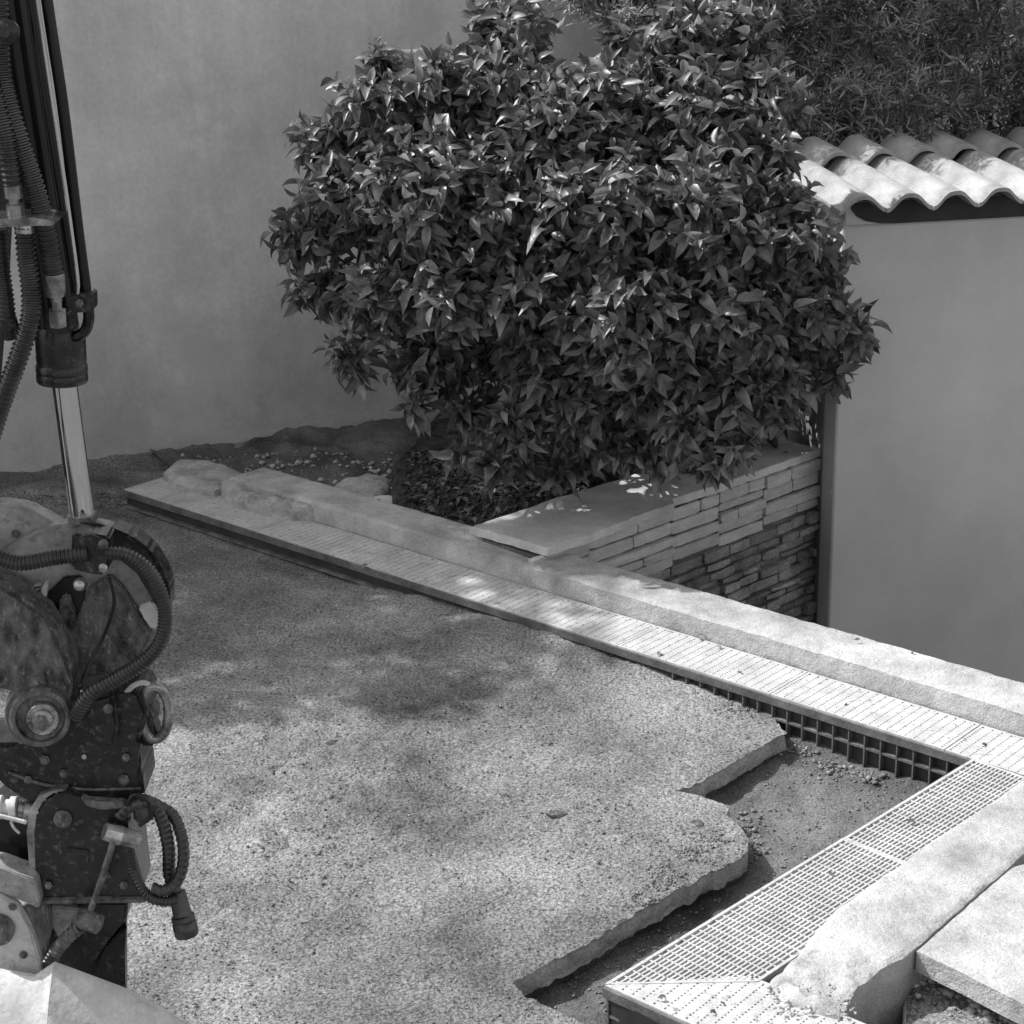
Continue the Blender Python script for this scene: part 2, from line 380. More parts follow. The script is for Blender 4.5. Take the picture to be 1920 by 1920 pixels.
tag(pebbles('crumbs', 3200, crumb_region([(1345, 1568, 22, 12), (1300, 1600, 20, 10), (1250, 1648, 20, 14), (1210, 1690, 25, 10), (1400, 1330, 40, 12), (1150, 1560, 80, 30), (820, 1480, 150, 60), (560, 1250, 120, 60), (480, 1500, 90, 70), (600, 1600, 70, 50), (420, 1350, 70, 60), (900, 1350, 120, 30)]),
    sand_h, M_crumb, .0015, .0050, 31, lambda x, y: in_poly(x, y, big_poly)), 'darker earth crumbs scattered in patches over the sand', 'crumbs', kind='stuff')
tag(pebbles('earth_lumps', 520, crumb_region([(1560, 1405, 30, 12), (1500, 1375, 25, 8), (1630, 1420, 25, 8), (1420, 1540, 14, 16), (1400, 1500, 12, 12)]), pit_h, M_crumb, .002, .009, 33, pit_mask), 'loose earth lumps heaped against the ribbed side of the channel', 'earth', kind='stuff')
# a round plug left on the sand
pp = at(1307, 1538, -.055)
lathe_o = lathe('pipe_plug', (pp.x, pp.y, sand_h(pp.x, pp.y)-.004), (.1, -.1, 1), [(0, .014), (.009, .0145), (.011, .012), (.0112, .001)], M_cast, None, 20)
tag(lathe_o, 'small round dark plug lying on the sand near the broken edge', 'plug')
pb = at(1042, 1532, -.06)
st = bmesh.new(); bmesh.ops.create_icosphere(st, subdivisions=2, radius=.016)
for v in st.verts: v.co = Vector((v.co.x*1.7, v.co.y*.8, v.co.z*.7))*(1+.3*noise.noise(v.co*60))+Vector((pb.x, pb.y, sand_h(pb.x, pb.y)+.003))
tag(bm_obj('clod', st, M_sand), 'small clod of earth lying on the open sand left of the pit', 'clod')

# ------------------------------------------------------------------ garden wall and outbuilding
def wall_slab(name, o, u, n, length, z0, z1, th, m, parent=None, bev=.006):
    bm = bmesh.new(); box_bm(bm, o+Z*z0, u*length, n*th, Z*(z1-z0), bev); return bm_obj(name, bm, m, parent)
gw = wall_slab('garden_wall', W0-wu*3.2, wu, wn, 9.6, GL, 2.0, .2, M_stucco)
tag(gw, 'tall plain grey stucco garden wall closing the yard behind the bush', 'wall')
ob = empty('outbuilding_wall', R0+Z*GL, 'low grey rendered wall under a clay tile coping beside the bush', 'wall')
RET = 1.35
ZL = .895
wall_slab('rendered_face', R0, ru, rn, 3.2, GL, ZL, .12, M_stucco2, ob)
bm = bmesh.new(); box_bm(bm, R0+rn*.12+ru*.001+Z*GL, ru*.16, rn*(RET-.12), Z*(ZL-.02-GL), .004); bm_obj('side_face', bm, mat('shaded_render', .26, .18, .34, 4, 8, bump=.3, bscale=200, rough=.95, streak=.2, spec=.2), ob)  # darker than the front: the bush's shade is put into this colour
bm = bmesh.new(); box_bm(bm, R0+rn*.006+ru*.006+Z*(ZL+.0005), ru*3.19, rn*.42, Z*.075, .003); bm_obj('wall_head', bm, M_stucco2, ob)
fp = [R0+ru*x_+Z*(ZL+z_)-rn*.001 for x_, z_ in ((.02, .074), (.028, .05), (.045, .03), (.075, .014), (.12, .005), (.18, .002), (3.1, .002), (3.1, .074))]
prism('eave_shade_strip', fp, rn*.006, M_eave_shade, ob, .001)  # dark strip, the eave's shadow put into its colour and curved end
# clay tiles: one period of the wave each
PT, TH_ = .155, .013; roofz = .965; run = Vector((-.30, .954, 0))
def tile_mesh(w_, L, rise, left_edge=False, seed=0):
    nx, ny = 16, 5; V = []; Fs = []
    def prof(t):
        c = .5-.5*math.cos(2*math.pi*t); return .044*(1-(1-c)**1.6)
    for j in range(ny+1):
        for i in range(nx+1):
            t = i/nx; x = (t)*w_; y = j/ny*L
            z = prof(t)+rise*(y/L)+.0025*noise.noise(Vector((x*25, y*25, seed)))
            V.append(Vector((x, y, z)))
    n = len(V)
    V += [v-Vector((0, 0, TH_)) for v in V]
    g = lambda i, j: j*(nx+1)+i
    for j in range(ny):
        for i in range(nx):
            Fs.append((g(i, j), g(i+1, j), g(i+1, j+1), g(i, j+1))); Fs.append((n+g(i, j), n+g(i, j+1), n+g(i+1, j+1), n+g(i+1, j)))
    for i in range(nx):
        Fs.append((g(i, 0), n+g(i, 0), n+g(i+1, 0), g(i+1, 0))); Fs.append((g(i, ny), g(i+1, ny), n+g(i+1, ny), n+g(i, ny)))
    for j in range(ny):
        Fs.append((g(0, j), g(0, j+1), n+g(0, j+1), n+g(0, j))); Fs.append((g(nx, j), n+g(nx, j), n+g(nx, j+1), g(nx, j+1)))
    me = bpy.data.meshes.new('roof_tile'); me.from_pydata([tuple(v) for v in V], [], Fs); me.materials.append(M_tile)
    me.polygons.foreach_set('use_smooth', [True]*len(me.polygons)); me.update(); me.set_sharp_from_angle(angle=math.radians(55)); return me
slope = math.tan(math.radians(5)); Lt = .53
tms = [tile_mesh(PT, Lt, Lt*slope, seed=k*7) for k in range(4)]
tms2 = [tile_mesh(PT, .24, .24*slope, seed=k*9+3) for k in range(4)]
RT = Matrix((ru, run, Z)).transposed().to_4x4()
for c in range(2):
    for k in range(19):
        o = bpy.data.objects.new('roof_tile', (tms, tms2)[c][(k*3+c) % 4]); C.objects.link(o)
        base = R0-rn*.10-ru*.05+ru*(PT*k+random.uniform(-.002, .002))+run*(c*(Lt-.045)+random.uniform(-.006, .006))+Z*(roofz+c*(Lt-.045)*slope+c*.024+random.uniform(-.002, .002))
        M4 = RT.copy(); M4.translation = base
        o.parent = ob; o.matrix_parent_inverse = Matrix.Translation(-Vector(ob.location))
        o.matrix_basis = M4 @ Matrix.Rotation(random.uniform(-.016, .016), 4, 'Z') @ Matrix.Rotation(random.uniform(-.01, .01), 4, 'Y')

# ------------------------------------------------------------------ kerb, channels and gratings
def noisy_box(name, o, ax, ay, az, m, parent=None, n=(40, 6, 3), amp=.004, fr=20, seed=0, bev=.01, endrough=0.):
    """box with rounded, slightly broken edges"""
    bm = bmesh.new(); bmesh.ops.create_cube(bm, size=1)
    for v in bm.verts: v.co += Vector((.5, .5, .5))
    for axis, cnt in enumerate(n):
        for k in range(1, cnt):
            no = Vector([1 if i == axis else 0 for i in range(3)])
            geom = list(bm.verts)+list(bm.edges)+list(bm.faces)
            bmesh.ops.bisect_plane(bm, geom=geom, plane_co=no*(k/cnt), plane_no=no)
    Lx, Ly, Lz = ax.length, ay.length, az.length
    for v in bm.verts:
        f = [v.co.x*Lx, v.co.y*Ly, v.co.z*Lz]; dd = [min(f[i], (Lx, Ly, Lz)[i]-f[i]) for i in range(3)]
        cnt = sum(1 for d in dd if d < 1e-4)
        w = o+ax*v.co.x+ay*v.co.y+az*v.co.z
        cen = o+ax*min(max(v.co.x, .02), .98)+ay*.5+az*.5
        pull = bev*(.4 if cnt == 2 else (.8 if cnt == 3 else 0))*(1+1.5*abs(noise.noise(w*9+Vector((seed, 0, 0)))))
        w2 = w+(cen-w).normalized()*pull if cnt >= 2 else w
        d = noise.noise_vector(w*fr+Vector((seed, seed, 0)))*amp+noise.noise_vector(w*fr*3+Vector((seed, seed, 0)))*amp*.4
        if endrough and v.co.x < .12:
            d += noise.noise_vector(w*24)*endrough*(1-v.co.x/.12)
        v.co = w2+d
    o_ = bm_obj(name, bm, m, parent, True); o_.data.set_sharp_from_angle(angle=math.radians(40)); return o_
kerb = noisy_box('concrete_kerb', PA(.34, .186, GL), a*4.28, an*.165, Z*(.062-GL), M_conc, None, (230, 14, 34), .0026, 34, 2, .010)
tag(kerb, 'long pale concrete kerb running behind the drain channel with worn rounded edge', 'kerb')

M_dark = None
def grating(name, P, s0, s1, wd, parent_label, grp, mitre0=0., mitre1=0., zt=0., closed=False):
    """P(s, o, z) places it; tall bearing bars along, thin cross bars; mitre = how far the end slants"""
    root = empty(name, P((s0+s1)/2, wd/2, zt-.02), parent_label, 'drain grating', grp)
    fr = bmesh.new(); t = .007; hh = .020
    def q4(bm, s_a, s_b, o_a, o_b, z_a, z_b, sh0=0, sh1=0):
        f0 = lambda o_: mitre0*(o_/wd); f1 = lambda o_: -mitre1*(o_/wd)
        co = []
        for z in (z_a, z_b):
            co += [P(s_a+(f0(o_a) if sh0 else 0), o_a, z), P(s_b+(f1(o_a) if sh1 else 0), o_a, z), P(s_b+(f1(o_b) if sh1 else 0), o_b, z), P(s_a+(f0(o_b) if sh0 else 0), o_b, z)]
        vs = [bm.verts.new(c) for c in co]
        for f in ((3, 2, 1, 0), (4, 5, 6, 7), (0, 1, 5, 4), (1, 2, 6, 5), (2, 3, 7, 6), (3, 0, 4, 7)): bm.faces.new([vs[i] for i in f])
    e = .0015
    q4(fr, s0+e, s1-e, 0, t, zt-hh, zt, 1, 1); q4(fr, s0+e, s1-e, wd-t, wd, zt-hh, zt, 1, 1)
    # end bars, following the mitre
    for (sa, mi) in ((s0+e, mitre0), (s1-e-t, -mitre1)):
        co = []
        for z in (zt-hh, zt-.0005):
            co += [P(sa+mi*t/wd, t, z), P(sa+t+mi*t/wd, t, z), P(sa+t+mi*(1-t/wd), wd-t, z), P(sa+mi*(1-t/wd), wd-t, z)]
        vs = [fr.verts.new(c) for c in co]
        for f in ((3, 2, 1, 0), (4, 5, 6, 7), (0, 1, 5, 4), (1, 2, 6, 5), (2, 3, 7, 6), (3, 0, 4, 7)): fr.faces.new([vs[i] for i in f])
    bm_obj('frame', fr, M_galv, root)
    bb = bmesh.new(); pitch = .0098; nb = int((wd-2*t)/pitch)
    for k in range(1, nb):
        o_ = t+(wd-2*t)*k/nb; f0 = mitre0*o_/wd; f1 = -mitre1*o_/wd
        hw = .0031 if closed else .0021; q4(bb, s0+f0+t, s1+f1-t, o_-hw, o_+hw, zt-.018, zt-(.0011 if closed else .001))
    x = bm_obj('bearing_bars', bb, M_galv, root); x['kind'] = 'stuff'
    cb = bmesh.new(); cp_ = .0242; nc = int((s1-s0)/cp_)
    for k in range(1, nc):
        s_ = s0+(s1-s0)*k/nc
        # part of the width where this cross bar lies inside the mitred outline
        oa, ob_ = t, wd-t
        if mitre0 > 0: ob_ = min(ob_, (s_-s0)/mitre0*wd)
        if mitre1 > 0: ob_ = min(ob_, (s1-s_)/mitre1*wd)
        if ob_-oa < .004: continue
        hw = .0104 if closed else .0019; q4(cb, s_-hw, s_+hw, oa, ob_, zt-(.004 if closed else .010), zt-(.0008 if closed else .0016))
    x = bm_obj('cross_bars', cb, M_galv, root); x['kind'] = 'stuff'
    return root
def channel(name, P, s0, s1, wd, label, postr=(0, 0), depth=.115, mitre0=0.):
    root = empty(name, P((s0+s1)/2, wd/2, -depth), label, 'drain channel')
    mk = lambda: bmesh.new()
    def bx(bm, sa, sb, oa, ob_, za, zb, bev=0): 
        o = P(sa, oa, za); box_bm(bm, o, P(sb, oa, za)-o, P(sa, ob_, za)-o, Z*(zb-za), bev)
    bm = mk(); bx(bm, s0, s1, -.006, -.0008, -.026, -.003, .0012); bm_obj('front_rim', bm, M_galvd, root)
    bm = mk(); bx(bm, s0+mitre0, s1, wd+.0008, wd+.005, -.026, -.003, .0012); bm_obj('rear_rim', bm, M_galvd, root)
    bm = mk(); bx(bm, s0, s1, .012, .016, -depth, -.0215); bx(bm, s0+mitre0, s1, wd-.016, wd-.012, -depth, -.0215); bx(bm, s0+mitre0, s1, .016, wd-.016, -depth, -depth+.004)
    bx(bm, s0+.0, s0+.004, .016, wd-.016, -depth+.004, -.0215)
    bm_obj('trough', bm, M_plastic, root)
    bm = mk(); bx(bm, s0, s1, -.003, .012, -.066, -.060); bm_obj('side_rail', bm, M_plast2, root)
    bm0 = mk(); box_bm(bm0, P(0, -.004, -depth)-P(0, 0, 0), (P(.0035, 0, 0)-P(0, 0, 0)), (P(0, .016, 0)-P(0, 0, 0)), Z*(depth-.0265))
    me = bpy.data.meshes.new('rib'); bmesh.ops.recalc_face_normals(bm0, faces=bm0.faces); bm0.to_mesh(me); bm0.free(); me.materials.append(M_plast2)
    s = s0+.01
    while s < s1-.01:
        if postr[0] <= s <= postr[1]:
            o = bpy.data.objects.new('rib', me); C.objects.link(o); o.parent = root; o.matrix_parent_inverse = Matrix.Translation(-Vector(root.location)); o.location = P(s, 0, 0)
        s += .0455
    return root
WA, WB = .178, .208
chA = channel('drain_channel', PA, 0, 4.4, WA, 'long black plastic drain channel running from the back wall along the kerb', (2.35, 4.4))
js = [0.004, .186, .686, 1.186, 1.686, 2.186, 2.686, 3.186, 3.686, 4.2]
labs = ['short end piece of drain grating beside the block of mortar at the back wall', 'grey drain grating beside the rough mortar mound of the kerb', 'shaded grey drain grating just past the mortar mound',
        'grey drain grating in half shade beside the soil bed', 'drain grating beside the kerb where the planter wall meets it, left of the bright panels', 'bright drain grating along the kerb, left of the dark joint',
        'bright drain grating with fine cross lines just before the corner', 'drain grating at the corner where the cross channel joins the kerb channel', 'drain grating of the kerb channel beyond the corner at the right edge']
for i in range(len(js)-1):
    grating('drain_grating', PA, js[i], js[i+1], WA, labs[i], 'gratings of the long kerb channel', zt=random.uniform(-.0012, .0012), closed=True)
chB = channel('drain_channel', PB, .0, 1.27, WB, 'cross drain channel running from the near corner up to the kerb channel', (0, 1.27), depth=.12, mitre0=WB)
grating('drain_grating', PB, 0.0, .774, WB, 'long slotted grating of the cross channel ending in a mitre at the near corner', 'gratings of the cross channel', mitre0=WB, zt=.001)
grating('drain_grating', PB, .774, 1.297, WB, 'slotted grating of the cross channel nearest to the kerb', 'gratings of the cross channel', zt=-.0005)
c = Vector((.756, -.655, 0)).normalized(); cn = Vector((.655, .756, 0)).normalized()
def PC(s, o, z=0): return B0+c*s+cn*o+Z*z
WC = .200
chC = channel('drain_channel', PC, .0, 1.6, WC, 'near drain channel on open black ribs leaving the picture at the bottom', (0, 1.6), depth=.15, mitre0=WC)
grating('drain_grating', PC, 0.0, .62, WC, 'bright grating of the near channel with dotted slots beside the broken beam', 'gratings of the near channel', mitre0=WC, zt=.0, closed=True)
grating('drain_grating', PC, .62, 1.2, WC, 'next grating of the near channel below the picture edge', 'gratings of the near channel', zt=.0, closed=True)

# concrete beam beside the cross channel, broken at its near end
def rough_block(name, outline, z0, z1, m, label, cat, step=.014, top_amp=.006, edge=.02, rough_fn=None, group=None, wallamp=.01):
    """solid with an irregular outline, a sheet for its top and rough sides"""
    P = []
    for i in range(len(outline)):
        p, r = Vector(outline[i][:2]), Vector(outline[(i+1) % len(outline)][:2]); n = max(1, int((r-p).length/step))
        for k in range(n):
            v = p.lerp(r, k/n); P.append(v+Vector((noise.noise(Vector((v.x*30, v.y*30, 2))), noise.noise(Vector((v.x*30, v.y*30, 7)))))*wallamp*.6)
    xs = [v.x for v in P]; ys = [v.y for v in P]; pts = list(P)
    PP = [(v.x, v.y) for v in P]
    x = min(xs)
    while x < max(xs):
        y = min(ys)
        while y < max(ys):
            xx, yy = x+random.uniform(-.3, .3)*step, y+random.uniform(-.3, .3)*step
            if in_poly(xx, yy, PP) and min((xx-u)**2+(yy-v)**2 for u, v in PP) > (step*.6)**2: pts.append(Vector((xx, yy)))
            y += step
        x += step
    vv, ee, ff, *_ = geometry.delaunay_2d_cdt(pts, [(i, (i+1) % len(P)) for i in range(len(P))], [], 1, 1e-6)
    V = []
    for v in vv:
        d = math.sqrt(min((v.x-u)**2+(v.y-w_)**2 for u, w_ in PP)); k = max(0, 1-d/edge)
        p3 = Vector((v.x, v.y, 0)); rf = rough_fn(v.x, v.y) if rough_fn else 0
        V.append((v.x, v.y, z1-edge*.5*k*k+top_amp*fbm(p3, 8, 3)+rf*(.016*fbm(p3, 20, 3, 4)-.012)))
    Fs = [tuple(f) for f in ff]; n = len(P)
    bs = {}
    for f in Fs:
        for k in range(len(f)): bs[(f[k], f[(k+1) % len(f)])] = 1
    be = [e for e in bs if (e[1], e[0]) not in bs]; low = {}
    for e in be:
        for i in e:
            if i not in low:
                x, y, z = V[i]; row = []
                for k, fr in enumerate((.2, .5, .8, 1.)):
                    w_ = noise.noise_vector(Vector((x*28, y*28, k*1.3)))*wallamp; row.append(len(V)); V.append((x+w_.x, y+w_.y, z+(z0-z)*fr))
                low[i] = row
    for (i0, i1) in be:
        pv = (i0, i1)
        for k in range(4): cur = (low[i0][k], low[i1][k]); Fs.append((pv[1], pv[0], cur[0], cur[1])); pv = cur
    o = mesh_obj(name, V, Fs, m, None, True); o.data.set_sharp_from_angle(angle=math.radians(48))
    return tag(o, label, cat, group)
bo = [at(*p, .02) for p in ((1442, 1838), (1466, 1862), (1520, 1880), (1575, 1896), (1604, 1856), (1650, 1814), (1692, 1800), (1712, 1781), (1915, 1606), (2120, 1432), (2060, 1362), (1918, 1464), (1700, 1613), (1566, 1709), (1492, 1786))]
Bend = bo[0]
rough_block('concrete_beam', [(v.x, v.y) for v in bo], -.145, .026, M_conc, 'pale concrete beam beside the slotted grating with a crumbled broken end', 'concrete beam', .011, .003, .012,
            lambda x, y: max(0, min(1, (.22-((Vector((x, y, 0))-Bend).dot(b)))/.10)), wallamp=.004)
# rubble of the broken end
sl = [at(*p, .016) for p in ((1719, 1783), (1800, 1822), (1920, 1884), (2150, 2010), (2400, 1700), (2020, 1640), (1932, 1618), (1896, 1627))]
rough_block('paving_slab', [(v.x, v.y) for v in sl], -.03, .018, M_conc, 'smooth pale slab right of the beam at the lower right corner', 'slab', .02, .0015, .004, wallamp=.0015)
sl2 = [at(*p, -.05) for p in ((1700, 1800), (1760, 1800), (2200, 2010), (2200, 2250), (1500, 2250), (1640, 1960), (1700, 1900))]
def low_h(x, y): return -.075+1.2*dirt(x, y)
rs = sheet('sand_fill', [(v.x, v.y) for v in sl2], .016, low_h, M_sand, skirt=.08)
def reg_rub(r):
    t = r.random(); p = at(1715+230*t+r.normal()*12, 1815+118*t+r.normal()*16, -.06); return p.x, p.y
M_rub = mat('rubble', .4, .22, .52, 20, 5, rough=1, bump=.8, bscale=120, island=.3)
tag(pebbles('rubble', 420, reg_rub, low_h, M_rub, .002, .013, 12), 'crumbled pale mortar rubble along the slab edge at lower right', 'rubble', kind='stuff')
def reg_end(r):
    p = at(1440+165*r.random(), 1850+60*r.random(), 0); return p.x, p.y
tag(pebbles('broken_concrete', 130, reg_end, lambda x, y: .008, M_rub, .002, .007, 14), 'crumbled concrete lumps at the broken end of the beam', 'rubble', kind='stuff')

# mortar and rubble at the far end
def lump(name, pts, z0, h, m, label, cat, amp=.02, step=.02, flat=.5, seed=0):
    o = rough_block(name, [(v.x, v.y) for v in pts], z0, z0+h, m, label, cat, step, amp*.5, .03, None, None, amp*.7); return o
lump('mortar_block', [at(*p, .05) for p in ((305, 872), (330, 892), (400, 905), (448, 888), (452, 872), (400, 852), (330, 850))], -.08, .115, M_rough,
     'squarish lump of rough mortar standing at the far end of the drain channel', 'mortar block', .012, .02)
rough_block('mortar_mound', [(v.x, v.y) for v in [at(*p, .05) for p in ((414, 908), (440, 890), (480, 884), (520, 882), (570, 898), (625, 922), (618, 944), (580, 950), (530, 948), (490, 938), (445, 926))]], -.08, .058, M_rough,
     'rough broken mortar where the kerb ends near the far wall', 'mortar', .008, .012, .012, lambda x, y: 1.1, None, .010)
lump('rubble_stone', [at(*p, .04) for p in ((612, 902), (650, 917), (705, 922), (727, 906), (728, 880), (690, 874), (640, 886))], -.08, .105, M_rough, 'broken chunk of rubble behind the kerb near the wall', 'rubble stone', .02, .014)
lump('flat_stone', [at(*p, .03) for p in ((680, 932), (720, 948), (770, 952), (772, 934), (735, 918), (700, 920))], -.08, .10, M_cap, 'flat grey piece of stone lying behind the kerb below the broken chunk', 'stone', .006, .014)
lump('mortar_ridge', [at(*p, .02) for p in ((-60, 905), (120, 902), (250, 902), (300, 880), (320, 862), (240, 860), (140, 872), (-60, 890))], -.09, .075, M_soil and M_sand, 'low uneven ridge of spilled mortar along the foot of the garden wall', 'mortar', .03, .02)

# ------------------------------------------------------------------ planter
pl = empty('planter_wall', Q0+Z*GL, 'planter wall clad in dark stone with pale stacked strips and a flat cap', 'planter wall')
wall_slab('core', Q0+qn*(-.03)+q*(-.02), q, -qn, 1.36, GL, .07, .24, M_pit, pl)
# cap
def cap_piece(t0, t1, ov, parent):
    return None
capo = [Q0+q*t+qn*o for t, o in ((-.0, .005), (.2, .012), (.42, .0), (.56, .0), (.575, -.03), (.8, -.02), (1.05, -.02), (1.325, -.02), (1.325, -.27), (.8, -.285), (.3, -.30), (-.03, -.30))]
bm = bmesh.new(); n_ = []
for i in range(len(capo)):
    p, r = capo[i], capo[(i+1) % len(capo)]; k_ = max(1, int((r-p).length/.02))
    for k in range(k_):
        v = p.lerp(r, k/k_); n_.append(v+Vector((noise.noise(v*25), noise.noise(v*25+Vector((5, 0, 0))), 0))*.013+Z*.076)
prism_bm(bm, n_, Z*.028, .003, 1); bm_obj('capstone', bm, M_cap, pl)
# pale strips under the cap: layers and columns of separate stones
cols = [(-.05, .19), (.19, .57), (.57, .80), (.80, 1.03), (1.03, 1.325)]
zt = .076
for ci, (t0, t1) in enumerate(cols):
    z = zt-random.uniform(0, .003); tot = .185+(.01 if ci % 2 else -.006); hs = [random.uniform(.8, 1.25) for _ in range(5 if ci in (1, 3) else 4)]; sm = sum(hs)
    for li, h_ in enumerate(hs):
        h_ = h_/sm*tot; pr = random.uniform(-.012, .006)+(.0 if ci < 2 else -.012); g = .0035
        splits = [t0, t1] if random.random() < .7 else [t0, t0+(t1-t0)*random.uniform(.35, .65), t1]
        for k in range(len(splits)-1):
            o = noisy_box('strip_stone', Q0+q*(splits[k]+.002)+qn*(-.03)+Z*(z-h_+g), q*(splits[k+1]-splits[k]-.004), qn*max(.006, .03+pr), Z*(h_-g), M_strip, pl, (10, 2, 2), .002, 30, ci*5+li, .005)
        z -= h_
# dark cladding below
z = zt-.19; row = 0
while z > GL+.02:
    h_ = random.uniform(.022, .05); t = -.05-random.uniform(0, .08)
    while t < 1.31:
        w_ = random.uniform(.06, .16); t1 = min(t+w_, 1.32)
        if t1-t > .02:
            noisy_box('stone', Q0+q*(t+.0025)+qn*(-.031)+Z*(z-h_+.003), q*(t1-t-.005), qn*(.002+random.uniform(0, .03)**1.0), Z*(h_-.004), M_slate, pl, (3, 1, 2), .003, 40, row*3+t, .006)
        t = t1
    z -= h_; row += 1
def soil_h(x, y):
    p = Vector((x, y, 0)); m_ = math.exp(-((x+.05)**2/.18+(y-5.95)**2/.16)); return .005+.07*m_+.03*fbm(p, 5, 4)+.012*fbm(p, 26, 3, 2)
soil = sheet('soil_bed', [tuple(PA(1.02, .3)[:2]), tuple(PA(1.95, .3)[:2]), tuple((Q0-qn*.2+q*0)[:2]), tuple((Q0-qn*.2+q*1.33)[:2]), (1.1, 6.3), (1.0, 7.55), (-.25, 7.08), (-.42, 6.3)], .022, soil_h, M_soil, kind='structure')
def rub_h(x, y): return -.01-.10*max(0, min(1, (x+.42)/.22))+2.2*dirt(x, y)+.03*abs(fbm(Vector((x, y, 0)), 6, 3, 8))
sheet('rubble_ground', [tuple(PA(-.05, .25)[:2]), tuple(PA(1.25, .3)[:2]), (-.3, 5.85), (-.22, 5.95), (-.27, 6.07), (-.12, 6.18), (-.2, 6.34), (-.05, 6.5), (-.16, 6.7), (-.1, 7.12), (-1.35, 6.66)], .02, rub_h, M_pit)
def reg_soil(r):
    p = at(r.uniform(760, 1250), r.uniform(850, 990), .05); return p.x, p.y
tag(pebbles('soil_clods', 4200, reg_soil, soil_h, mat('clods', .05, .02, .10, 30, 4, rough=1, island=.6, spec=.1), .003, .013, 21,
    lambda x, y: (Vector((x, y, 0))-Q0).dot(qn) < -.3 and (Vector((x, y, 0))-A0).dot(an) > .37), 'dark clods and litter on the soil under the bush', 'soil', kind='stuff')

def litter(name, n, reg, hf, m, smin, smax, seed, ok, label):
    r = np.random.default_rng(seed); O = []; D = []; Nn = []; L = []
    while len(O) < n:
        x, y = reg(r)
        if not ok(x, y): continue
        O.append((x, y, hf(x, y)+.006)); D.append(r.normal(size=3)*[1, 1, .25]); Nn.append(r.normal(size=3)*.4+[0, 0, 1]); L.append(r.uniform(smin, smax))
    O = np.array(O); L = np.array(L); x = leaves_mesh(name, O, frames(O, np.array(D), np.array(Nn), L), r.integers(0, 5, len(O)), m, None); tag(x, label, 'leaf litter', kind='stuff')
# ------------------------------------------------------------------ foliage
def leaf_template(droop=.35, fold=.25, wd=.36, lobes=4):
    V = []; 
    ts = [0, .18, .42, .7, 1.0]; ws = [0, .34, .5, .40, 0]
    for t, w_ in zip(ts, ws):
        z = -droop*t*t; x = t*(1-.12*droop*t)
        if w_ == 0: V.append((x, 0, z))
        else:
            for s in (-1, 0, 1): V.append((x, s*w_*wd, z+abs(s)*w_*fold*wd*2))
    Fs = [(0, 1, 2), (0, 2, 3), (1, 4, 5), (1, 5, 2), (2, 5, 6), (2, 6, 3), (4, 7, 8), (4, 8, 5), (5, 8, 9), (5, 9, 6), (7, 10, 8), (8, 10, 9)]
    return np.array(V, float), np.array(Fs)
TEMPL = [leaf_template(d, f, w_) for d, f, w_ in ((.15, .35, .46), (.45, .45, .52), (.8, .3, .46), (.05, .6, .48), (.6, .5, .42))]
def frames(O, D, Nn, L):
    D = D/np.linalg.norm(D, axis=1, keepdims=True); Nn = Nn-(Nn*D).sum(1, keepdims=True)*D; Nn /= np.linalg.norm(Nn, axis=1, keepdims=True)+1e-9
    Y = np.cross(Nn, D); return np.stack([D*L[:, None], Y*L[:, None], Nn*L[:, None]], 2)      # columns
def leaves_mesh(name, O, R, kinds, m, parent, T=TEMPL):
    VV = []; FF = []; off = 0
    for k in range(len(T)):
        idx = np.where(kinds == k)[0]
        if not len(idx): continue
        tv, tf = T[k]; v = np.einsum('nij,vj->nvi', R[idx], tv)+O[idx][:, None, :]; nv = len(tv)
        f = tf[None]+(np.arange(len(idx))*nv)[:, None, None]+off; VV.append(v.reshape(-1, 3)); FF.append(f.reshape(-1, 3)); off += len(idx)*nv
    return np_obj(name, np.vstack(VV), np.vstack(FF), m, parent, True)
def unit(v): return v/(np.linalg.norm(v, axis=-1, keepdims=True)+1e-9)
bx_, by_ = 5.62, 0
trunk_base = Vector((.22, 6.1, .03))
bush = empty('laurel_bush', trunk_base, 'large dense broad leaved bush growing from the planter and hiding the wall corner', 'bush')
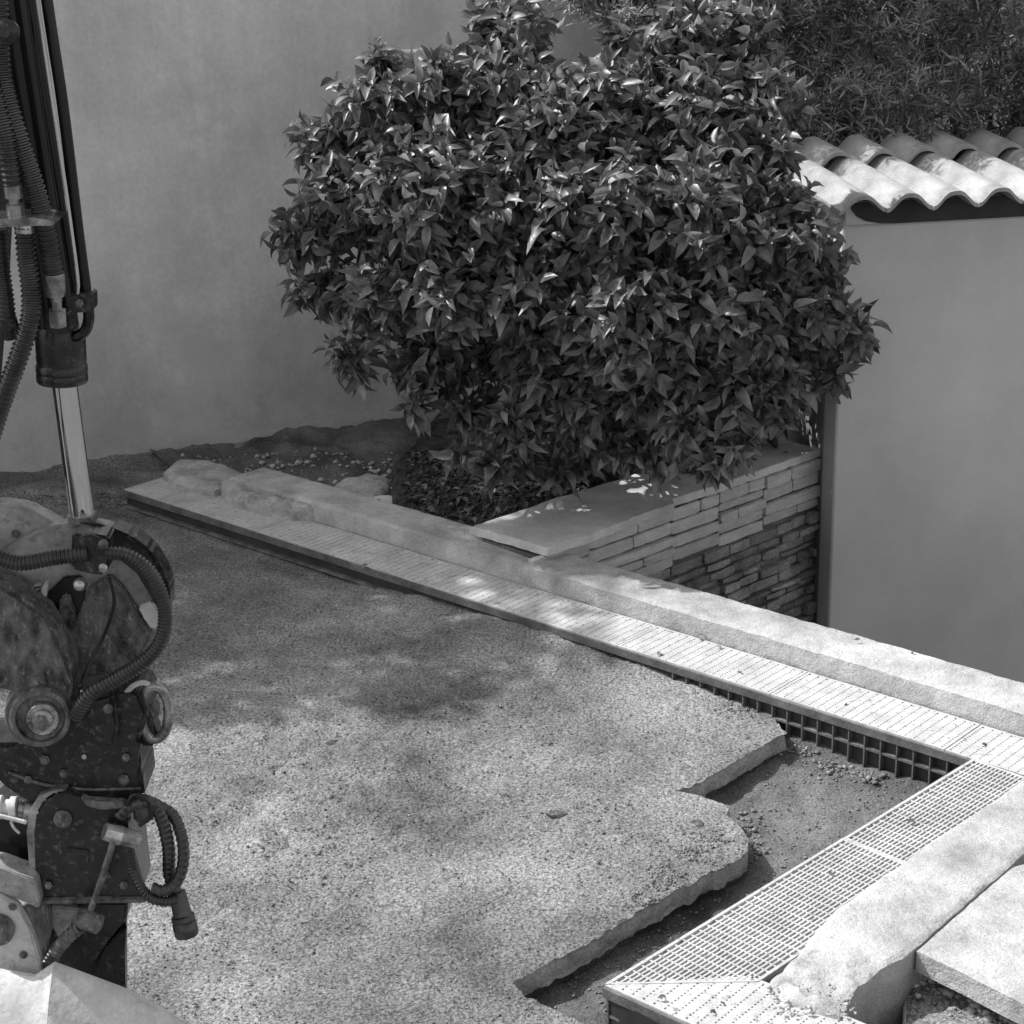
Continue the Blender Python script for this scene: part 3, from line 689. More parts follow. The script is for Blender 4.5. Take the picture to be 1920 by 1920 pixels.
# clumps: place in the photograph, radius there, distance
clumps = [(720, 120, 46, 5.75), (700, 210, 95, 5.7), (610, 260, 72, 5.7), (820, 160, 95, 5.75), (960, 60, 92, 5.9), (960, 190, 120, 5.7), (1150, 150, 60, 5.9), (1160, 60, 42, 5.95), (1130, 230, 120, 5.65),
          (1280, 80, 85, 5.9), (1290, 240, 140, 5.7), (1420, 190, 95, 5.8), (1380, 80, 85, 6.0), (1435, 290, 62, 5.6), (660, 370, 110, 5.6), (560, 440, 62, 5.6), (610, 530, 75, 5.6), (800, 360, 140, 5.5), (960, 380, 150, 5.5),
          (1130, 400, 160, 5.4), (1310, 420, 160, 5.4), (1460, 430, 115, 5.4), (1540, 500, 62, 5.45), (730, 540, 110, 5.5), (860, 530, 120, 5.4), (1010, 560, 140, 5.4), (1180, 580, 150, 5.3), (1350, 590, 145, 5.3),
          (1500, 590, 100, 5.3), (1595, 620, 62, 5.25), (1560, 690, 40, 5.25), (660, 670, 60, 5.5), (790, 680, 72, 5.5), (1010, 690, 65, 5.35), (1110, 730, 100, 5.4), (1230, 700, 100, 5.3), (1350, 720, 105, 5.25), (1450, 720, 80, 5.25),
          (960, 790, 70, 5.4), (1290, 810, 70, 5.2), (1375, 830, 52, 5.15), (870, 850, 42, 5.3), (780, 760, 38, 5.4), (1100, 830, 60, 5.5), (930, 870, 30, 5.3), (1030, 250, 100, 5.5), (1100, 190, 70, 5.75), (1200, 130, 62, 5.85), (1400, 640, 120, 6.0), (1490, 560, 95, 6.05), (1300, 560, 140, 6.0), (1180, 470, 150, 6.05), (1480, 700, 60, 5.8), (1180, 820, 65, 5.35), (1080, 800, 60, 5.4), (1240, 850, 42, 5.3), (1330, 860, 34, 5.15), (700, 300, 80, 5.9), (900, 300, 110, 6.0), (1400, 770, 75, 6.15), (1330, 690, 110, 6.35), (1420, 480, 110, 6.4), (1460, 640, 70, 6.25), (880, 620, 70, 5.9), (850, 700, 55, 5.55), (900, 780, 52, 5.5), (820, 620, 70, 5.6), (960, 850, 45, 5.5), (1050, 880, 40, 5.5), (930, 640, 80, 5.75), (1445, 620, 90, 6.12), (1400, 545, 100, 6.2), (1490, 500, 70, 6.05)]  # rear clumps by the side wall are added to keep sun off it
CO, CD = [], []
for (px, py, pr, Y) in clumps:
    cen = np.array(atY(px, py, Y)); r = pr*Y/F
    n = int(max(12, 118*(pr/100)**2.1*rng.uniform(.75, 1.2)))
    if (px, py) in ((870, 850), (930, 870), (780, 760), (660, 670), (610, 530)): n = int(n*.6)
    d = unit(rng.normal(size=(n, 3))); keep = d[:, 1] < .55; d = d[keep]
    rad = r*(rng.random(len(d))**.45)*.95
    pos = cen+d*rad[:, None]*np.array([1, 1.15, 1])
    CO.append(pos); CD.append(unit(d+np.array([0, -.25, .35])+rng.normal(size=d.shape)*.35))
CO = np.vstack(CO); CD = np.vstack(CD)
# whorls of leaves round every twig tip
O, D, Nn, L = [], [], [], []
for p, d in zip(CO, CD):
    k = rng.integers(5, 9); a1 = unit(np.cross(d, rng.normal(size=3))); a2 = np.cross(d, a1); ph = rng.uniform(0, 6.28)
    for j in range(k):
        th = ph+j*2.4+rng.normal()*.4; tt = j/k; op = .25+1.1*tt+rng.normal()*.2; rd = a1*math.cos(th)+a2*math.sin(th)
        dd = d*math.cos(op)+rd*math.sin(op)+np.array([0, 0, -.35])+rng.normal(size=3)*.12
        O.append(p-d*(.10*tt)+rd*.004); D.append(dd); nn = d*math.sin(op)-rd*math.cos(op)+np.array([0, 0, .5])+rng.normal(size=3)*.25
        Nn.append(nn); L.append((.032+.055*rng.random()**.8)*(.75+.35*tt))
O = np.array(O); D = np.array(D); Nn = np.array(Nn); L = np.array(L); R = frames(O, D, Nn, L); kinds = rng.integers(0, 5, len(O))
# the 300 nearest, most open leaves are parts of their own
score = O[:, 1]-.12*O[:, 2]+rng.random(len(O))*.25
cs = np.array([[p[0], p[1]] for p in O])
order = np.argsort(score)[:300]; rest = np.setdiff1d(np.arange(len(O)), order)
lms = []
for k, (tv, tf) in enumerate(TEMPL):
    me = bpy.data.meshes.new('leaf'); me.from_pydata([tuple(v) for v in tv], [], [tuple(int(i) for i in f) for f in tf]); me.materials.append(M_leaf)
    me.polygons.foreach_set('use_smooth', [True]*len(me.polygons)); me.update(); lms.append(me)
for i in order:
    o = bpy.data.objects.new('leaf', lms[kinds[i]]); C.objects.link(o); o.parent = bush; o.matrix_parent_inverse = Matrix.Translation(-Vector(bush.location))
    mm = Matrix([list(R[i][0])+[O[i][0]], list(R[i][1])+[O[i][1]], list(R[i][2])+[O[i][2]], [0, 0, 0, 1]]); o.matrix_basis = mm
fo = leaves_mesh('foliage', O[rest], R[rest], kinds[rest], M_leaf, bush); fo['kind'] = 'stuff'
# trunk, limbs and twigs
tv, tf = [], []
def add_sweep(P, rad, seg=7):
    V, Fs = sweep_data(P, rad, seg); n = len(tv); tv.extend(V); tf.extend([tuple(i+n for i in f) for f in Fs])
hub = Vector((.25, 5.95, .45))
for k in range(3):
    s0 = trunk_base+Vector((random.uniform(-.05, .05), random.uniform(-.05, .05), -.05)); P = catmull([s0, s0.lerp(hub, .5)+Vector((random.uniform(-.04, .04), 0, 0)), hub+Vector((random.uniform(-.06, .06), 0, .05))], 6)
    add_sweep(P, lambda i: .02-.0006*i, 8)
mesh_obj('trunk', tv, tf, M_bark, bush, True); tv, tf = [], []
for (px, py, pr, Y) in clumps:
    e = atY(px, py, Y+.05); st_ = hub if e.z > .45 else trunk_base+Vector((0, 0, .12)); md = st_.lerp(e, .5)+Vector((random.uniform(-.06, .06), random.uniform(-.03, .08), random.uniform(-.04, .06)))
    P = catmull([st_, st_.lerp(md, .5)+Vector((random.uniform(-.05, .05), .08, random.uniform(-.02, .08))), md+Vector((0, .06, 0)), md.lerp(e, .5)+Vector((random.uniform(-.05, .05), 0, random.uniform(-.05, .05))), e], 5); n_p = len(P); add_sweep(P, lambda i: .010*(1-.75*i/n_p)+.0012, 6)
x = mesh_obj('branches', tv, tf, M_bark, bush, True); x['kind'] = 'stuff'; tv, tf = [], []
cc = np.array([np.array(atY(px, py, Y)) for (px, py, pr, Y) in clumps])
for i in range(0, len(CO)):
    p = Vector(CO[i]); j = np.argmin(((cc-CO[i])**2).sum(1)); c0 = Vector(cc[j]).lerp(p, .25); d = Vector(CD[i])
    if (p-c0).length < .02: continue
    P = [c0, c0.lerp(p, .55)+d*-.01+Vector((0, 0, -.006)), p]; add_sweep(P, lambda k: (.0026, .002, .0012)[k], 4)
x = mesh_obj('twigs', tv, tf, M_bark, bush, True); x['kind'] = 'stuff'; tv, tf = [], []

# hedge behind the outbuilding
hedge = empty('hedge', (1.6, 7.2, GL), 'dense dark narrow leaved hedge rising behind the tile coping at upper right', 'hedge')
HT = [leaf_template(d, .3, w_) for d, w_ in ((.1, .14), (.35, .16), (.55, .13))]
n = 5200; px = rng.uniform(1000, 2350, n); py = rng.uniform(-170, 330, n); dep = rng.random(n)**1.6
Y0 = 6.66+.25*np.array([noise.noise(Vector((x_*.006, y_*.006, 3))) for x_, y_ in zip(px, py)])+.16*np.array([noise.noise(Vector((x_*.018, y_*.018, 13))) for x_, y_ in zip(px, py)])
HP = np.array([np.array(atY(x_, y_, Y_+d_*.45)) for x_, y_, Y_, d_ in zip(px, py, Y0, dep)])
bot = rng.random(n) < 1
keep = (HP[:, 2] > .45) & ~((px < 1330) & (py > 10+(px-1050)*.4))  
extra = (px < 1330)
HP = HP[keep]
O, D, Nn, L = [], [], [], []
for p in HP:
    d = unit(np.array([rng.normal()*.5, -.5+rng.normal()*.35, .75+rng.normal()*.35])); a1 = unit(np.cross(d, rng.normal(size=3))); a2 = np.cross(d, a1); k = rng.integers(12, 20); st_l = rng.uniform(.05, .12)
    for j in range(k):
        t = j/k; th = j*2.4; op = 1.15-.75*t+rng.normal()*.15; rd = a1*math.cos(th)+a2*math.sin(th)
        O.append(p+d*(t-.5)*st_l); D.append(d*math.cos(op)+rd*math.sin(op)); Nn.append(d*math.sin(op)-rd*math.cos(op)+rng.normal(size=3)*.3); L.append(rng.uniform(.035, .075)*(1-.3*t))
O = np.array(O); D = np.array(D); Nn = np.array(Nn); L = np.array(L); R = frames(O, D, Nn, L)
x = leaves_mesh('foliage', O, R, rng.integers(0, 3, len(O)), M_hleaf, hedge, HT); x['kind'] = 'stuff'
tv, tf = [], []
for k in range(16):
    bx0 = 1.0+k*.17; p0 = Vector((bx0, 7.15+random.uniform(-.1, .1), GL)); p1 = Vector((bx0+random.uniform(-.2, .2), 7.1, 1.0)); p2 = p1+Vector((random.uniform(-.2, .2), random.uniform(-.1, .2), .9))
    P = catmull([p0, p1, p2], 8); add_sweep(P, lambda i: .02*(1-i/20)+.003, 6)
mesh_obj('stems', tv, tf, M_bark, hedge, True)['kind'] = 'stuff'; tv, tf = [], []

M_litter = mat('litter_leaf', .09, .04, .16, 20, 4, rough=.8, island=.6)
litter('leaf_litter', 420, reg_soil, soil_h, M_litter, .015, .05, 41, lambda x, y: (Vector((x, y, 0))-Q0).dot(qn) < -.3 and (Vector((x, y, 0))-A0).dot(an) > .37, 'dry leaf litter strewn over the dark soil under the bush')
def reg_rg(r):
    p = at(r.uniform(330, 820), r.uniform(850, 960), 0); return p.x, p.y
tag(pebbles('stones', 520, reg_rg, rub_h, M_rub, .003, .016, 43, lambda x, y: (Vector((x, y, 0))-A0).dot(an) > .36 and (Vector((x, y, 0))-W0).dot(wn) < -.02 and x < -.2), 'small stones and mortar crumbs on the strip of ground behind the kerb end', 'stones', kind='stuff')
# fallen leaves on the concrete and gratings
fl = [(1310, 1195, .0, 'dry leaf scrap on the bright grating just right of its first joint'), (1345, 1212, .0, 'dry leaf scrap near the middle of the bright grating along the kerb'),
      (1238, 1222, .0, 'lone leaf scrap close to the front rim of the bright kerb grating'), (1390, 1262, .0, 'leaf scrap on the bright grating left of the dark joint'),
      (1590, 1318, .0, 'small dark leaf scrap on the finely lined grating right of the dark joint'), (1840, 1395, .0, 'leaf scrap on the grating just before the corner of the two channels'),
      (1613, 1200, .066, 'dark leaf scrap on the kerb top near its rear edge'), (1710, 1223, .066, 'dark leaf scrap on the kerb top in front of the rendered wall'),
      (1098, 922, .104, 'curled dry leaf on the planter cap at its soil side'), (1470, 848, .104, 'long dry leaf on the shaded far end of the planter cap'),
      (1350, 1880, .002, 'largest dry leaf scrap on the near channel grating'), (1330, 1896, .002, 'leaf scrap on the near channel grating left of the largest one'),
      (1555, 1640, .002, 'leaf scrap on the slotted grating below its middle seam'), (1250, 1870, .002, 'leaf scrap on the near channel grating close to its corner'),
      (1700, 1540, .002, 'leaf scrap on the slotted grating above its middle seam'), (690, 1058, .002, 'leaf scrap on the grey grating beside the kerb, far left')]
for (x_, y_, z_, lb) in fl:
    p = at(x_, y_, z_+.004); o = bpy.data.objects.new('fallen_leaf', lms[random.randrange(5)].copy()); o.data.materials[0] = M_dead; C.objects.link(o)
    s = random.uniform(.016, .028); o.location = p; o.rotation_euler = (random.uniform(-.4, .4), random.uniform(-.3, .3), random.uniform(0, 6.28)); o.scale = (s, s, s)
    tag(o, lb, 'leaf', 'fallen leaves on the concrete and gratings')

# an unseen tree, added out of view on the left to shade the far yard
tree = empty('shade_tree', (-3.6, 6.9, GL), 'unseen loose leaved tree added behind the garden wall to shade the yard', 'tree')
tc_ = np.array([-3.55, 6.45, 3.35]); n = 800
dd_ = unit(rng.normal(size=(n, 3))); pos = tc_+dd_*(rng.random(n)**.4)[:, None]*np.array([1.15, 1.0, .6])
O, D, Nn, L = [], [], [], []
for p in pos:
    for j in range(9): O.append(p+rng.normal(size=3)*.04); D.append(rng.normal(size=3)+np.array([0, 0, -.2])); Nn.append(rng.normal(size=3)+np.array([0, 0, .6])); L.append(rng.uniform(.06, .1))
O = np.array(O); D = np.array(D); Nn = np.array(Nn); L = np.array(L)
leaves_mesh('shade_tree_crown', O, frames(O, D, Nn, L), rng.integers(0, 5, len(O)), M_leaf, tree)
P = catmull([(-3.6, 6.9, GL), (-3.55, 6.8, 1.2), (-3.35, 6.5, 2.5), (-3.25, 6.25, 3.3)], 8); add_sweep(P, lambda i: .07-.0018*i, 10)
for k in range(7):
    e = Vector(tc_)+Vector((random.uniform(-.7, .7), random.uniform(-.6, .6), random.uniform(-.2, .35))); P = catmull([(-3.4, 6.6, 2.2), Vector((-3.35, 6.5, 2.6)).lerp(e, .5), e], 6); add_sweep(P, lambda i: .025-.0015*i, 6)
mesh_obj('trunk', tv, tf, M_bark, tree, True); tv, tf = [], []

# ------------------------------------------------------------------ excavator: end of the arm with its tilting coupler and bucket
Yb = 3.0; K = Yb/3.4      # the arm stands nearer than the scale its radii were measured at
ex = empty('excavator', (-2.9, 1.0, -.06), 'dark compact excavator arm with chrome rod, ribbed hoses, tilting coupler and pale bucket', 'excavator')
def E(px, py, dy=0.): return atY(px, py, Yb+dy*K)
PARENT = ex; KS = K
def plate(name, pts, dy, th, m, bevel=.004, parent=None, smooth=False):
    P = [E(x, y, dy) for x, y in pts]; return prism(name, P, (0, th*K, 0), m, parent or ex, bevel*K, smooth)
def arc(cx, cy, rx, ry, a0, a1, n=14): return [(cx+rx*math.cos(math.radians(a0+(a1-a0)*i/n)), cy+ry*math.sin(math.radians(a0+(a1-a0)*i/n))) for i in range(n+1)]
px2m = Yb/F*1.02
# cylinder
def cyl(name, p0, p1, prof, m, parent=None, seg=36, ang=40):
    """prof in (fraction, radius m)"""
    p0, p1 = Vector(p0), Vector(p1); L_ = (p1-p0).length; return lathe(name, p0, p1-p0, [(f*L_/KS, r) for f, r in prof], m, parent or ex, seg, True, ang)
top = E(-85, -640, .05); bot = E(112, 640, .05)
barrel = cyl('cylinder_barrel', top, bot, [(0, .040), (.98, .040), (1, .039)], M_black)
gl = E(112, 610, .05); g2 = E(117, 716, .05)
cyl('gland', gl, g2, [(0, .044), (.06, .047), (.62, .047), (.66, .0455), (.70, .0485), (.80, .0485), (.82, .0465), (.86, .0485), (.97, .0485), (1, .046)], M_paint, barrel)
rod = cyl('piston_rod', E(118, 700, .05), E(154, 968, .05), [(0, .0242), (1, .0242)], M_chrome, None, 48)
cyl('rod_collar', E(153.5, 962, .05), E(157, 986, .05), [(0, .025), (.1, .028), (.55, .028), (.6, .022), (1, .022)], M_steelw)
# oil lines along the barrel, with a highlight tube between them
tube('barrel_line', [E(-10, -500, -.01), E(58, 0, -.01), E(100, 280, -.01), E(138, 520, -.01), E(148, 575, 0)], .0095, M_black, None, 16)
tube('barrel_line', [E(2, -500, -.035), E(70, 0, -.035), E(112, 280, -.035), E(143, 500, -.035), E(146, 552, -.03)], .0038, M_chrome, None, 12)  # chrome tube added as the bright highlight between the dark lines
tube('barrel_line', [E(18, -500, .0), E(88, 0, .0), E(118, 200, .0), E(146, 430, .0), E(163, 560, .0), E(166, 600, .0), E(156, 624, .01), E(130, 634, .03)], .0105, M_black, None, 16)
plate('line_clamp', [(130, 552), (172, 550), (174, 585), (134, 588)], -.03, .05, M_paint, .003)
lathe('clamp_bolt', E(150, 568, -.036), (0, -1, .1), [(0, .008), (.005, .008), (.006, .005)], M_cast, ex, 6, True)
plate('port_block', [(82, 588), (128, 588), (132, 625), (88, 628)], -.03, .06, M_paint, .004)
# hoses on the near side
hose('hose', [E(-6, -60, -.06), E(-2, 60, -.06), E(4, 150, -.06), E(32, 250, -.07), E(68, 360, -.07), E(88, 440, -.065), E(101, 515, -.06)], .0185, M_rubber, None, .0095)
cyl('hose_fitting', E(101, 512, -.06), E(106, 564, -.055), [(0, .0185), (.1, .0195), (.8, .018), (.85, .011), (1, .011)], M_steelw)
cyl('hose_nut', E(106, 562, -.055), E(109, 612, -.05), [(0, .010), (.35, .010), (.38, .017), (.95, .017), (1, .014)], M_zinc, None, 6, 20)
hose('hose', [E(-30, 130, -.08), E(-10, 190, -.08), E(8, 250, -.085), E(18, 310, -.085), E(24, 345, -.08)], .0190, M_rubber, None, .0095)
cyl('hose_fitting', E(24, 342, -.08), E(30, 412, -.075), [(0, .017), (.4, .0165), (.42, .010), (.55, .010), (.58, .016), (.96, .016), (1, .012)], M_zinc, None, 12)
hose('hose', [E(46, 425, -.07), E(50, 480, -.07), E(58, 545, -.075), E(56, 600, -.08), E(40, 655, -.085), E(20, 710, -.09), E(0, 765, -.09), E(-30, 850, -.09), E(-80, 930, -.08)], .0185, M_rubber, None, .0095)
hose('hose', [E(-4, 430, -.05), E(2, 500, -.05), E(10, 560, -.05), E(14, 600, -.05)], .0165, M_rubber, None, .0085)
cyl('hose_fitting', E(13, 596, -.05), E(22, 634, -.045), [(0, .017), (.5, .018), (.55, .014), (1, .014)], M_paint)
cyl('hose_fitting', E(46, 414, -.07), E(47, 436, -.07), [(0, .015), (.5, .018), (1, .018)], M_zinc)
plate('hose_bracket', [(-40, 414), (60, 408), (104, 416), (98, 424), (50, 424), (-40, 430)], -.12, .10, M_steelw, .002)
lathe('hose_clamp', E(14, 60, -.06), (.1, -1, .1), [(0, .022), (.02, .022), (.024, .018), (.026, .010), (.034, .010)], M_paint, ex, 20)
# stick of the arm, mostly outside the picture
stick = prism('stick', [E(-420, -1100, .0), E(-150, -1100, .0), E(-20, 320, .0), E(-30, 560, .0), E(-60, 980, .0), E(-170, 1090, .0), E(-420, 1000, .0), E(-480, 0, .0)], (0, .17, 0), M_paint, ex, .008)
# linkage housings
plate('link_housing', [(-150, 960), (-60, 948), (0, 945), (50, 952), (110, 985), (150, 1020), (150, 1090), (60, 1110), (-150, 1110)], .06, .05, M_cream, .006)
hood = plate('round_hood', [(-40, 1075), (-8, 1045)]+[(20, 1022), (60, 1000), (110, 985), (160, 982), (205, 990), (245, 1006), (280, 1032), (303, 1066), (315, 1105), (316, 1150), (306, 1200), (284, 1240), (250, 1268), (200, 1290), (150, 1300), (110, 1290), (90, 1230), (86, 1120), (70, 1125), (0, 1110)], .03, .05, M_cream, .008)
plate('hood_face', [(168, 1100), (205, 1078), (230, 1100), (285, 1185), (262, 1232), (210, 1262), (142, 1272), (132, 1230), (140, 1170)], .018, .02, M_cast, .003)
plate('hood_recess', [(82, 1118), (120, 1082), (152, 1080), (160, 1110), (150, 1165), (138, 1200), (128, 1235), (100, 1180), (80, 1150)], .022, .02, M_black, .003)
plate('hood_rim', [(205, 990), (245, 1006), (280, 1032), (303, 1066), (318, 1105), (318, 1150), (300, 1170), (286, 1110), (262, 1070), (225, 1040), (200, 1030)], .0, .07, M_paint, .008)
plate('wear_pad', [(258, 1140), (285, 1128), (302, 1150), (304, 1176), (284, 1182), (270, 1160)], -.004, .02, M_bucket, .004)
plate('rib_plate', [(122, 1206), (140, 1194), (143, 1225), (134, 1250)], .015, .02, M_bucket, .002)
plate('gear_edge', [(78, 1098), (90, 1094), (80, 1155), (66, 1150)], .008, .03, M_bucket, .002)
for k in range(7):
    yy = 1098+k*7.5; plate('tooth', [(62-(k*1.0), yy), (78-k*1.0, yy-3), (77-k*1.0, yy), (61-(k*1.0), yy+3.6)], .0, .02, M_zinc, .0006)
lathe('pin', E(152, 1095, -.01), (.1, -1, .3), [(0, .013), (.02, .013), (.03, .010), (.033, .004)], M_zinc, ex, 20)
plate('link_rod', [(112, 1122), (128, 1112), (140, 1150), (146, 1190), (128, 1206), (108, 1180)], .008, .03, M_cast, .005)
plate('hose_block', [(134, 1000), (170, 1008), (204, 1006), (206, 1060), (196, 1080), (170, 1078), (132, 1068)], -.05, .07, M_paint, .006)
lathe('bolt', E(194, 1020, -.055), (.1, -1, .15), [(0, .010), (.006, .010), (.008, .007)], M_cast, ex, 8)
lathe('bolt', E(194, 1064, -.055), (.1, -1, .15), [(0, .009), (.006, .009), (.008, .006)], M_zinc, ex, 8)
hose('hose', [E(-60, 1020, -.06), E(0, 1046, -.06), E(40, 1056, -.06), E(100, 1046, -.055), E(165, 1038, -.05)], .0155, M_rubber, None, .0075)
hose('hose', [E(200, 1036, -.05), E(240, 1042, -.05), E(278, 1070, -.045), E(302, 1115, -.045), E(310, 1160, -.05), E(300, 1205, -.06), E(270, 1240, -.07), E(220, 1272, -.08), (E(170, 1302, -.09)), E(140, 1345, -.09)], .0135, M_rubber, None, .0075, r1=.0175)
# curved casting with its pin
plate('tilt_link', [(-120, 1075), (0, 1095), (40, 1118), (80, 1160), (112, 1200), (130, 1240), (136, 1290), (134, 1345), (110, 1375), (60, 1290), (0, 1290), (-120, 1300)], -.07, .09, M_cast, .012)
bp = E(76, 1345, -.10)
lathe('pivot_boss', bp, (.22, -1, .18), [(-.05, .060), (.0, .060), (.010, .056), (.012, .047), (.002, .044), (.002, .034)], M_cast, ex, 40)
lathe('pivot_pin', bp+Vector((.004, 0, 0)), (.22, -1, .18), [(.0, .033), (.014, .033), (.018, .030), (.018, .022), (.030, .020), (.032, .016)], M_steelw, ex, 32)
lathe('pivot_nut', bp+Vector((.007, -.028, .004)), (.22, -1, .18), [(.0, .016), (.010, .016), (.012, .012), (.012, .006)], M_cast, ex, 6, True, 20)
for x_, y_, r_, dy_ in ((84, 1425, .007, -.064), (120, 1450, .006, -.064), (232, 1462, .008, -.064), (52, 1462, .006, -.064), (236, 1420, .006, -.064), (90, 1660, .006, -.094), (232, 1660, .006, -.094), (200, 1640, .005, -.094),
                      (30, 1000, .006, .055), (262, 1056, .006, -.002), (298, 1120, .006, -.002), (24, 1700, .006, -.134), (44, 1790, .006, -.134)):
    lathe('bolt', E(x_, y_, dy_), (.05, -1, .1), [(0, r_*1.5), (.0015, r_*1.5), (.002, r_), (.006, r_), (.007, r_*.7)], M_cast, ex, 6, True, 20)
tube('weld_seam', [E(16, 1448, -.062), E(80, 1470, -.063), E(160, 1480, -.063), E(264, 1478, -.062)], .0035, M_cast, None, 8)
tube('grease_line', [E(204, 1078, -.045), E(214, 1130, -.02), E(196, 1190, -.01), E(170, 1240, -.03), E(150, 1290, -.08)], .0032, M_black, None, 8)
tube('cable', [E(-20, 640, -.03), E(6, 720, -.03), E(40, 800, -.02), E(90, 880, 0), E(140, 985, .0)], .0028, M_black, None, 8) if False else None
plate('number_plate', [(126, 1590), (166, 1594), (165, 1620), (125, 1616)], -.093, .003, M_paint, .0008)
plate('stiffener', [(150, 1494), (168, 1504), (232, 1504), (236, 1516), (190, 1520), (160, 1512)], -.10, .02, M_cast, .003)
tube('wiring', [E(238, 1510, -.10), E(252, 1490, -.10), E(276, 1500, -.10), E(282, 1530, -.10), E(262, 1548, -.10)], .0045, M_black, None, 8)
plate('hose_guard', [(246, 1500), (276, 1498), (292, 1520), (284, 1545), (250, 1545)], -.06, .03, M_cast, .006)
lathe('pivot_ring', bp+Vector((-.006, .012, 0)), (.22, -1, .18), [(-.05, .065), (-.01, .065), (-.004, .062), (-.004, .055)], M_cast, ex, 40)
# coupler, upper casting
plate('coupler_head', [(-40, 1400), (10, 1395), (60, 1398), (110, 1390), (140, 1345), (165, 1318), (205, 1304), (240, 1290), (262, 1300), (278, 1340), (262, 1388), (250, 1408), (266, 1450), (271, 1500), (150, 1506), (40, 1506), (20, 1470), (-40, 1440)], -.06, .14, M_paint, .010)
plate('coupler_web', [(160, 1312), (210, 1300), (222, 1360), (215, 1400), (170, 1400)], -.085, .03, M_paint, .008)
lathe('bolt', E(203, 1328, -.088), (.1, -1, .15), [(0, .010), (.005, .010), (.007, .007)], M_cast, ex, 8)
lathe('grease_cap', E(158, 1418, -.062), (.1, -1, .1), [(0, .005), (.004, .005)], M_zinc, ex, 8)
ring = [E(290+27*math.cos(t), 1336+50*math.sin(t), -.03+.01*math.sin(t)) for t in [i*2*math.pi/24 for i in range(25)]]
V, Fs = sweep_data(ring, .0095, 10, False); mesh_obj('lifting_eye', V, Fs, M_steelw, ex, True)
lathe('eye_hub', E(284, 1334, .0), (.2, -1, .1), [(-.03, .018), (.0, .018), (.008, .014), (.009, .004)], M_cast, ex, 16)
tube('grab_hook', [E(236, 1300, -.05), E(250, 1286, -.05), E(268, 1280, -.045), E(284, 1286, -.04)], .0055, M_bucket, None, 10)
plate('eye_lug', [(246, 1300), (268, 1300), (282, 1345), (300, 1390), (290, 1402), (262, 1400), (246, 1360)], -.02, .05, M_paint, .006)
# left-hand chain of the linkage
tube('side_rod', [E(-40, 1395, -.04), E(6, 1410, -.05), E(22, 1440, -.05), E(27, 1480, -.05)], .0085, M_cream, None, 10)
cyl('side_pin', E(-60, 1512, -.05), E(32, 1514, -.05), [(0, .024), (.7, .024), (.72, .016), (.85, .016), (.87, .022), (1, .022)], M_bucket, None, 24)
cyl('side_pin', E(36, 1516, -.04), E(62, 1520, -.04), [(0, .018), (.4, .018), (.5, .026), (1, .026)], M_zinc, None, 24)
tube('side_bar', [E(-50, 1520, -.08), E(0, 1530, -.08), E(50, 1542, -.08)], .0045, M_bucket, None, 10)
tube('spring_clip', [E(20, 1540, -.08), E(26, 1552, -.085), E(36, 1562, -.08)], .003, M_bucket, None, 8)
# coupler, lower plate with light edge
body = [(66, 1690), (64, 1560), (68, 1525), (82, 1500), (104, 1486), (126, 1484), (146, 1494), (168, 1504), (232, 1504), (240, 1540), (246, 1600), (272, 1688), (240, 1694)]
low = plate('coupler_plate', body, -.09, .03, M_paint, .004)
edge = [(58, 1686), (50, 1560), (54, 1522), (72, 1494), (100, 1482), (126, 1481), (104, 1489), (84, 1503), (70, 1527), (66, 1560), (68, 1692)]
plate('plate_edge', edge, -.086, .045, M_zinc, .002)
plate('coupler_core', [(-30, 1530), (60, 1520), (240, 1510), (262, 1690), (60, 1690), (-30, 1650)], -.04, .14, M_black, .006)
plate('plate_seam', [(70, 1686), (272, 1684), (274, 1694), (72, 1697)], -.098, .02, M_cast, .003)
lathe('plate_boss', E(118, 1535, -.093), (.1, -1, .1), [(0, .018), (.004, .018), (.006, .014), (.0062, .003)], M_cast, ex, 24)
plate('ledge', [(-40, 1618), (0, 1628), (66, 1650), (76, 1692), (72, 1704), (0, 1672), (-40, 1660)], -.12, .06, M_cream, .003)
# locking lever
cyl('lever_nut', E(196, 1558, -.12), E(262, 1576, -.10), [(0, .018), (.45, .021), (.5, .019), (.96, .018), (1, .012)], M_zinc, None, 8, 25)
tube('lock_lever', [E(214, 1570, -.125), E(206, 1600, -.125), E(190, 1650, -.13), E(170, 1706, -.13)], .0068, M_cast, None, 10)
cyl('lever_nut', E(140, 1716, -.13), E(190, 1734, -.12), [(0, .016), (.3, .021), (.5, .022), (.95, .021), (1, .014)], M_cast, None, 8, 25)
# loops of hose
hose('hose', [E(224, 1530, -.09), E(250, 1508, -.09), E(285, 1506, -.08), E(305, 1540, -.07), E(316, 1590, -.06), E(318, 1640, -.05), E(332, 1680, -.05)], .0135, M_rubber, None, .013, .1)
hose('hose', [E(292, 1508, -.05), E(325, 1530, -.05), E(342, 1575, -.06), E(343, 1620, -.07), E(330, 1655, -.08), E(306, 1670, -.09), E(284, 1664, -.09)], .0125, M_rubber, None, .013, .1)
hose('hose', [E(240, 1575, -.08), E(246, 1620, -.08), E(262, 1660, -.09), E(284, 1684, -.095), E(310, 1690, -.09), E(330, 1686, -.08)], .0115, M_rubber, None, .0075)
cyl('hose_end', E(332, 1672, -.05), E(352, 1758, -.07), [(0, .017), (.42, .019), (.5, .020), (.52, .024), (.62, .0245), (.64, .022), (.68, .025), (.9, .025), (.97, .022), (1, .014)], M_rubber)
hose('hose', [E(150, 1738, -.12), E(128, 1756, -.12), E(108, 1780, -.11), E(92, 1808, -.10)], .0145, M_cast, None, .011, .2)
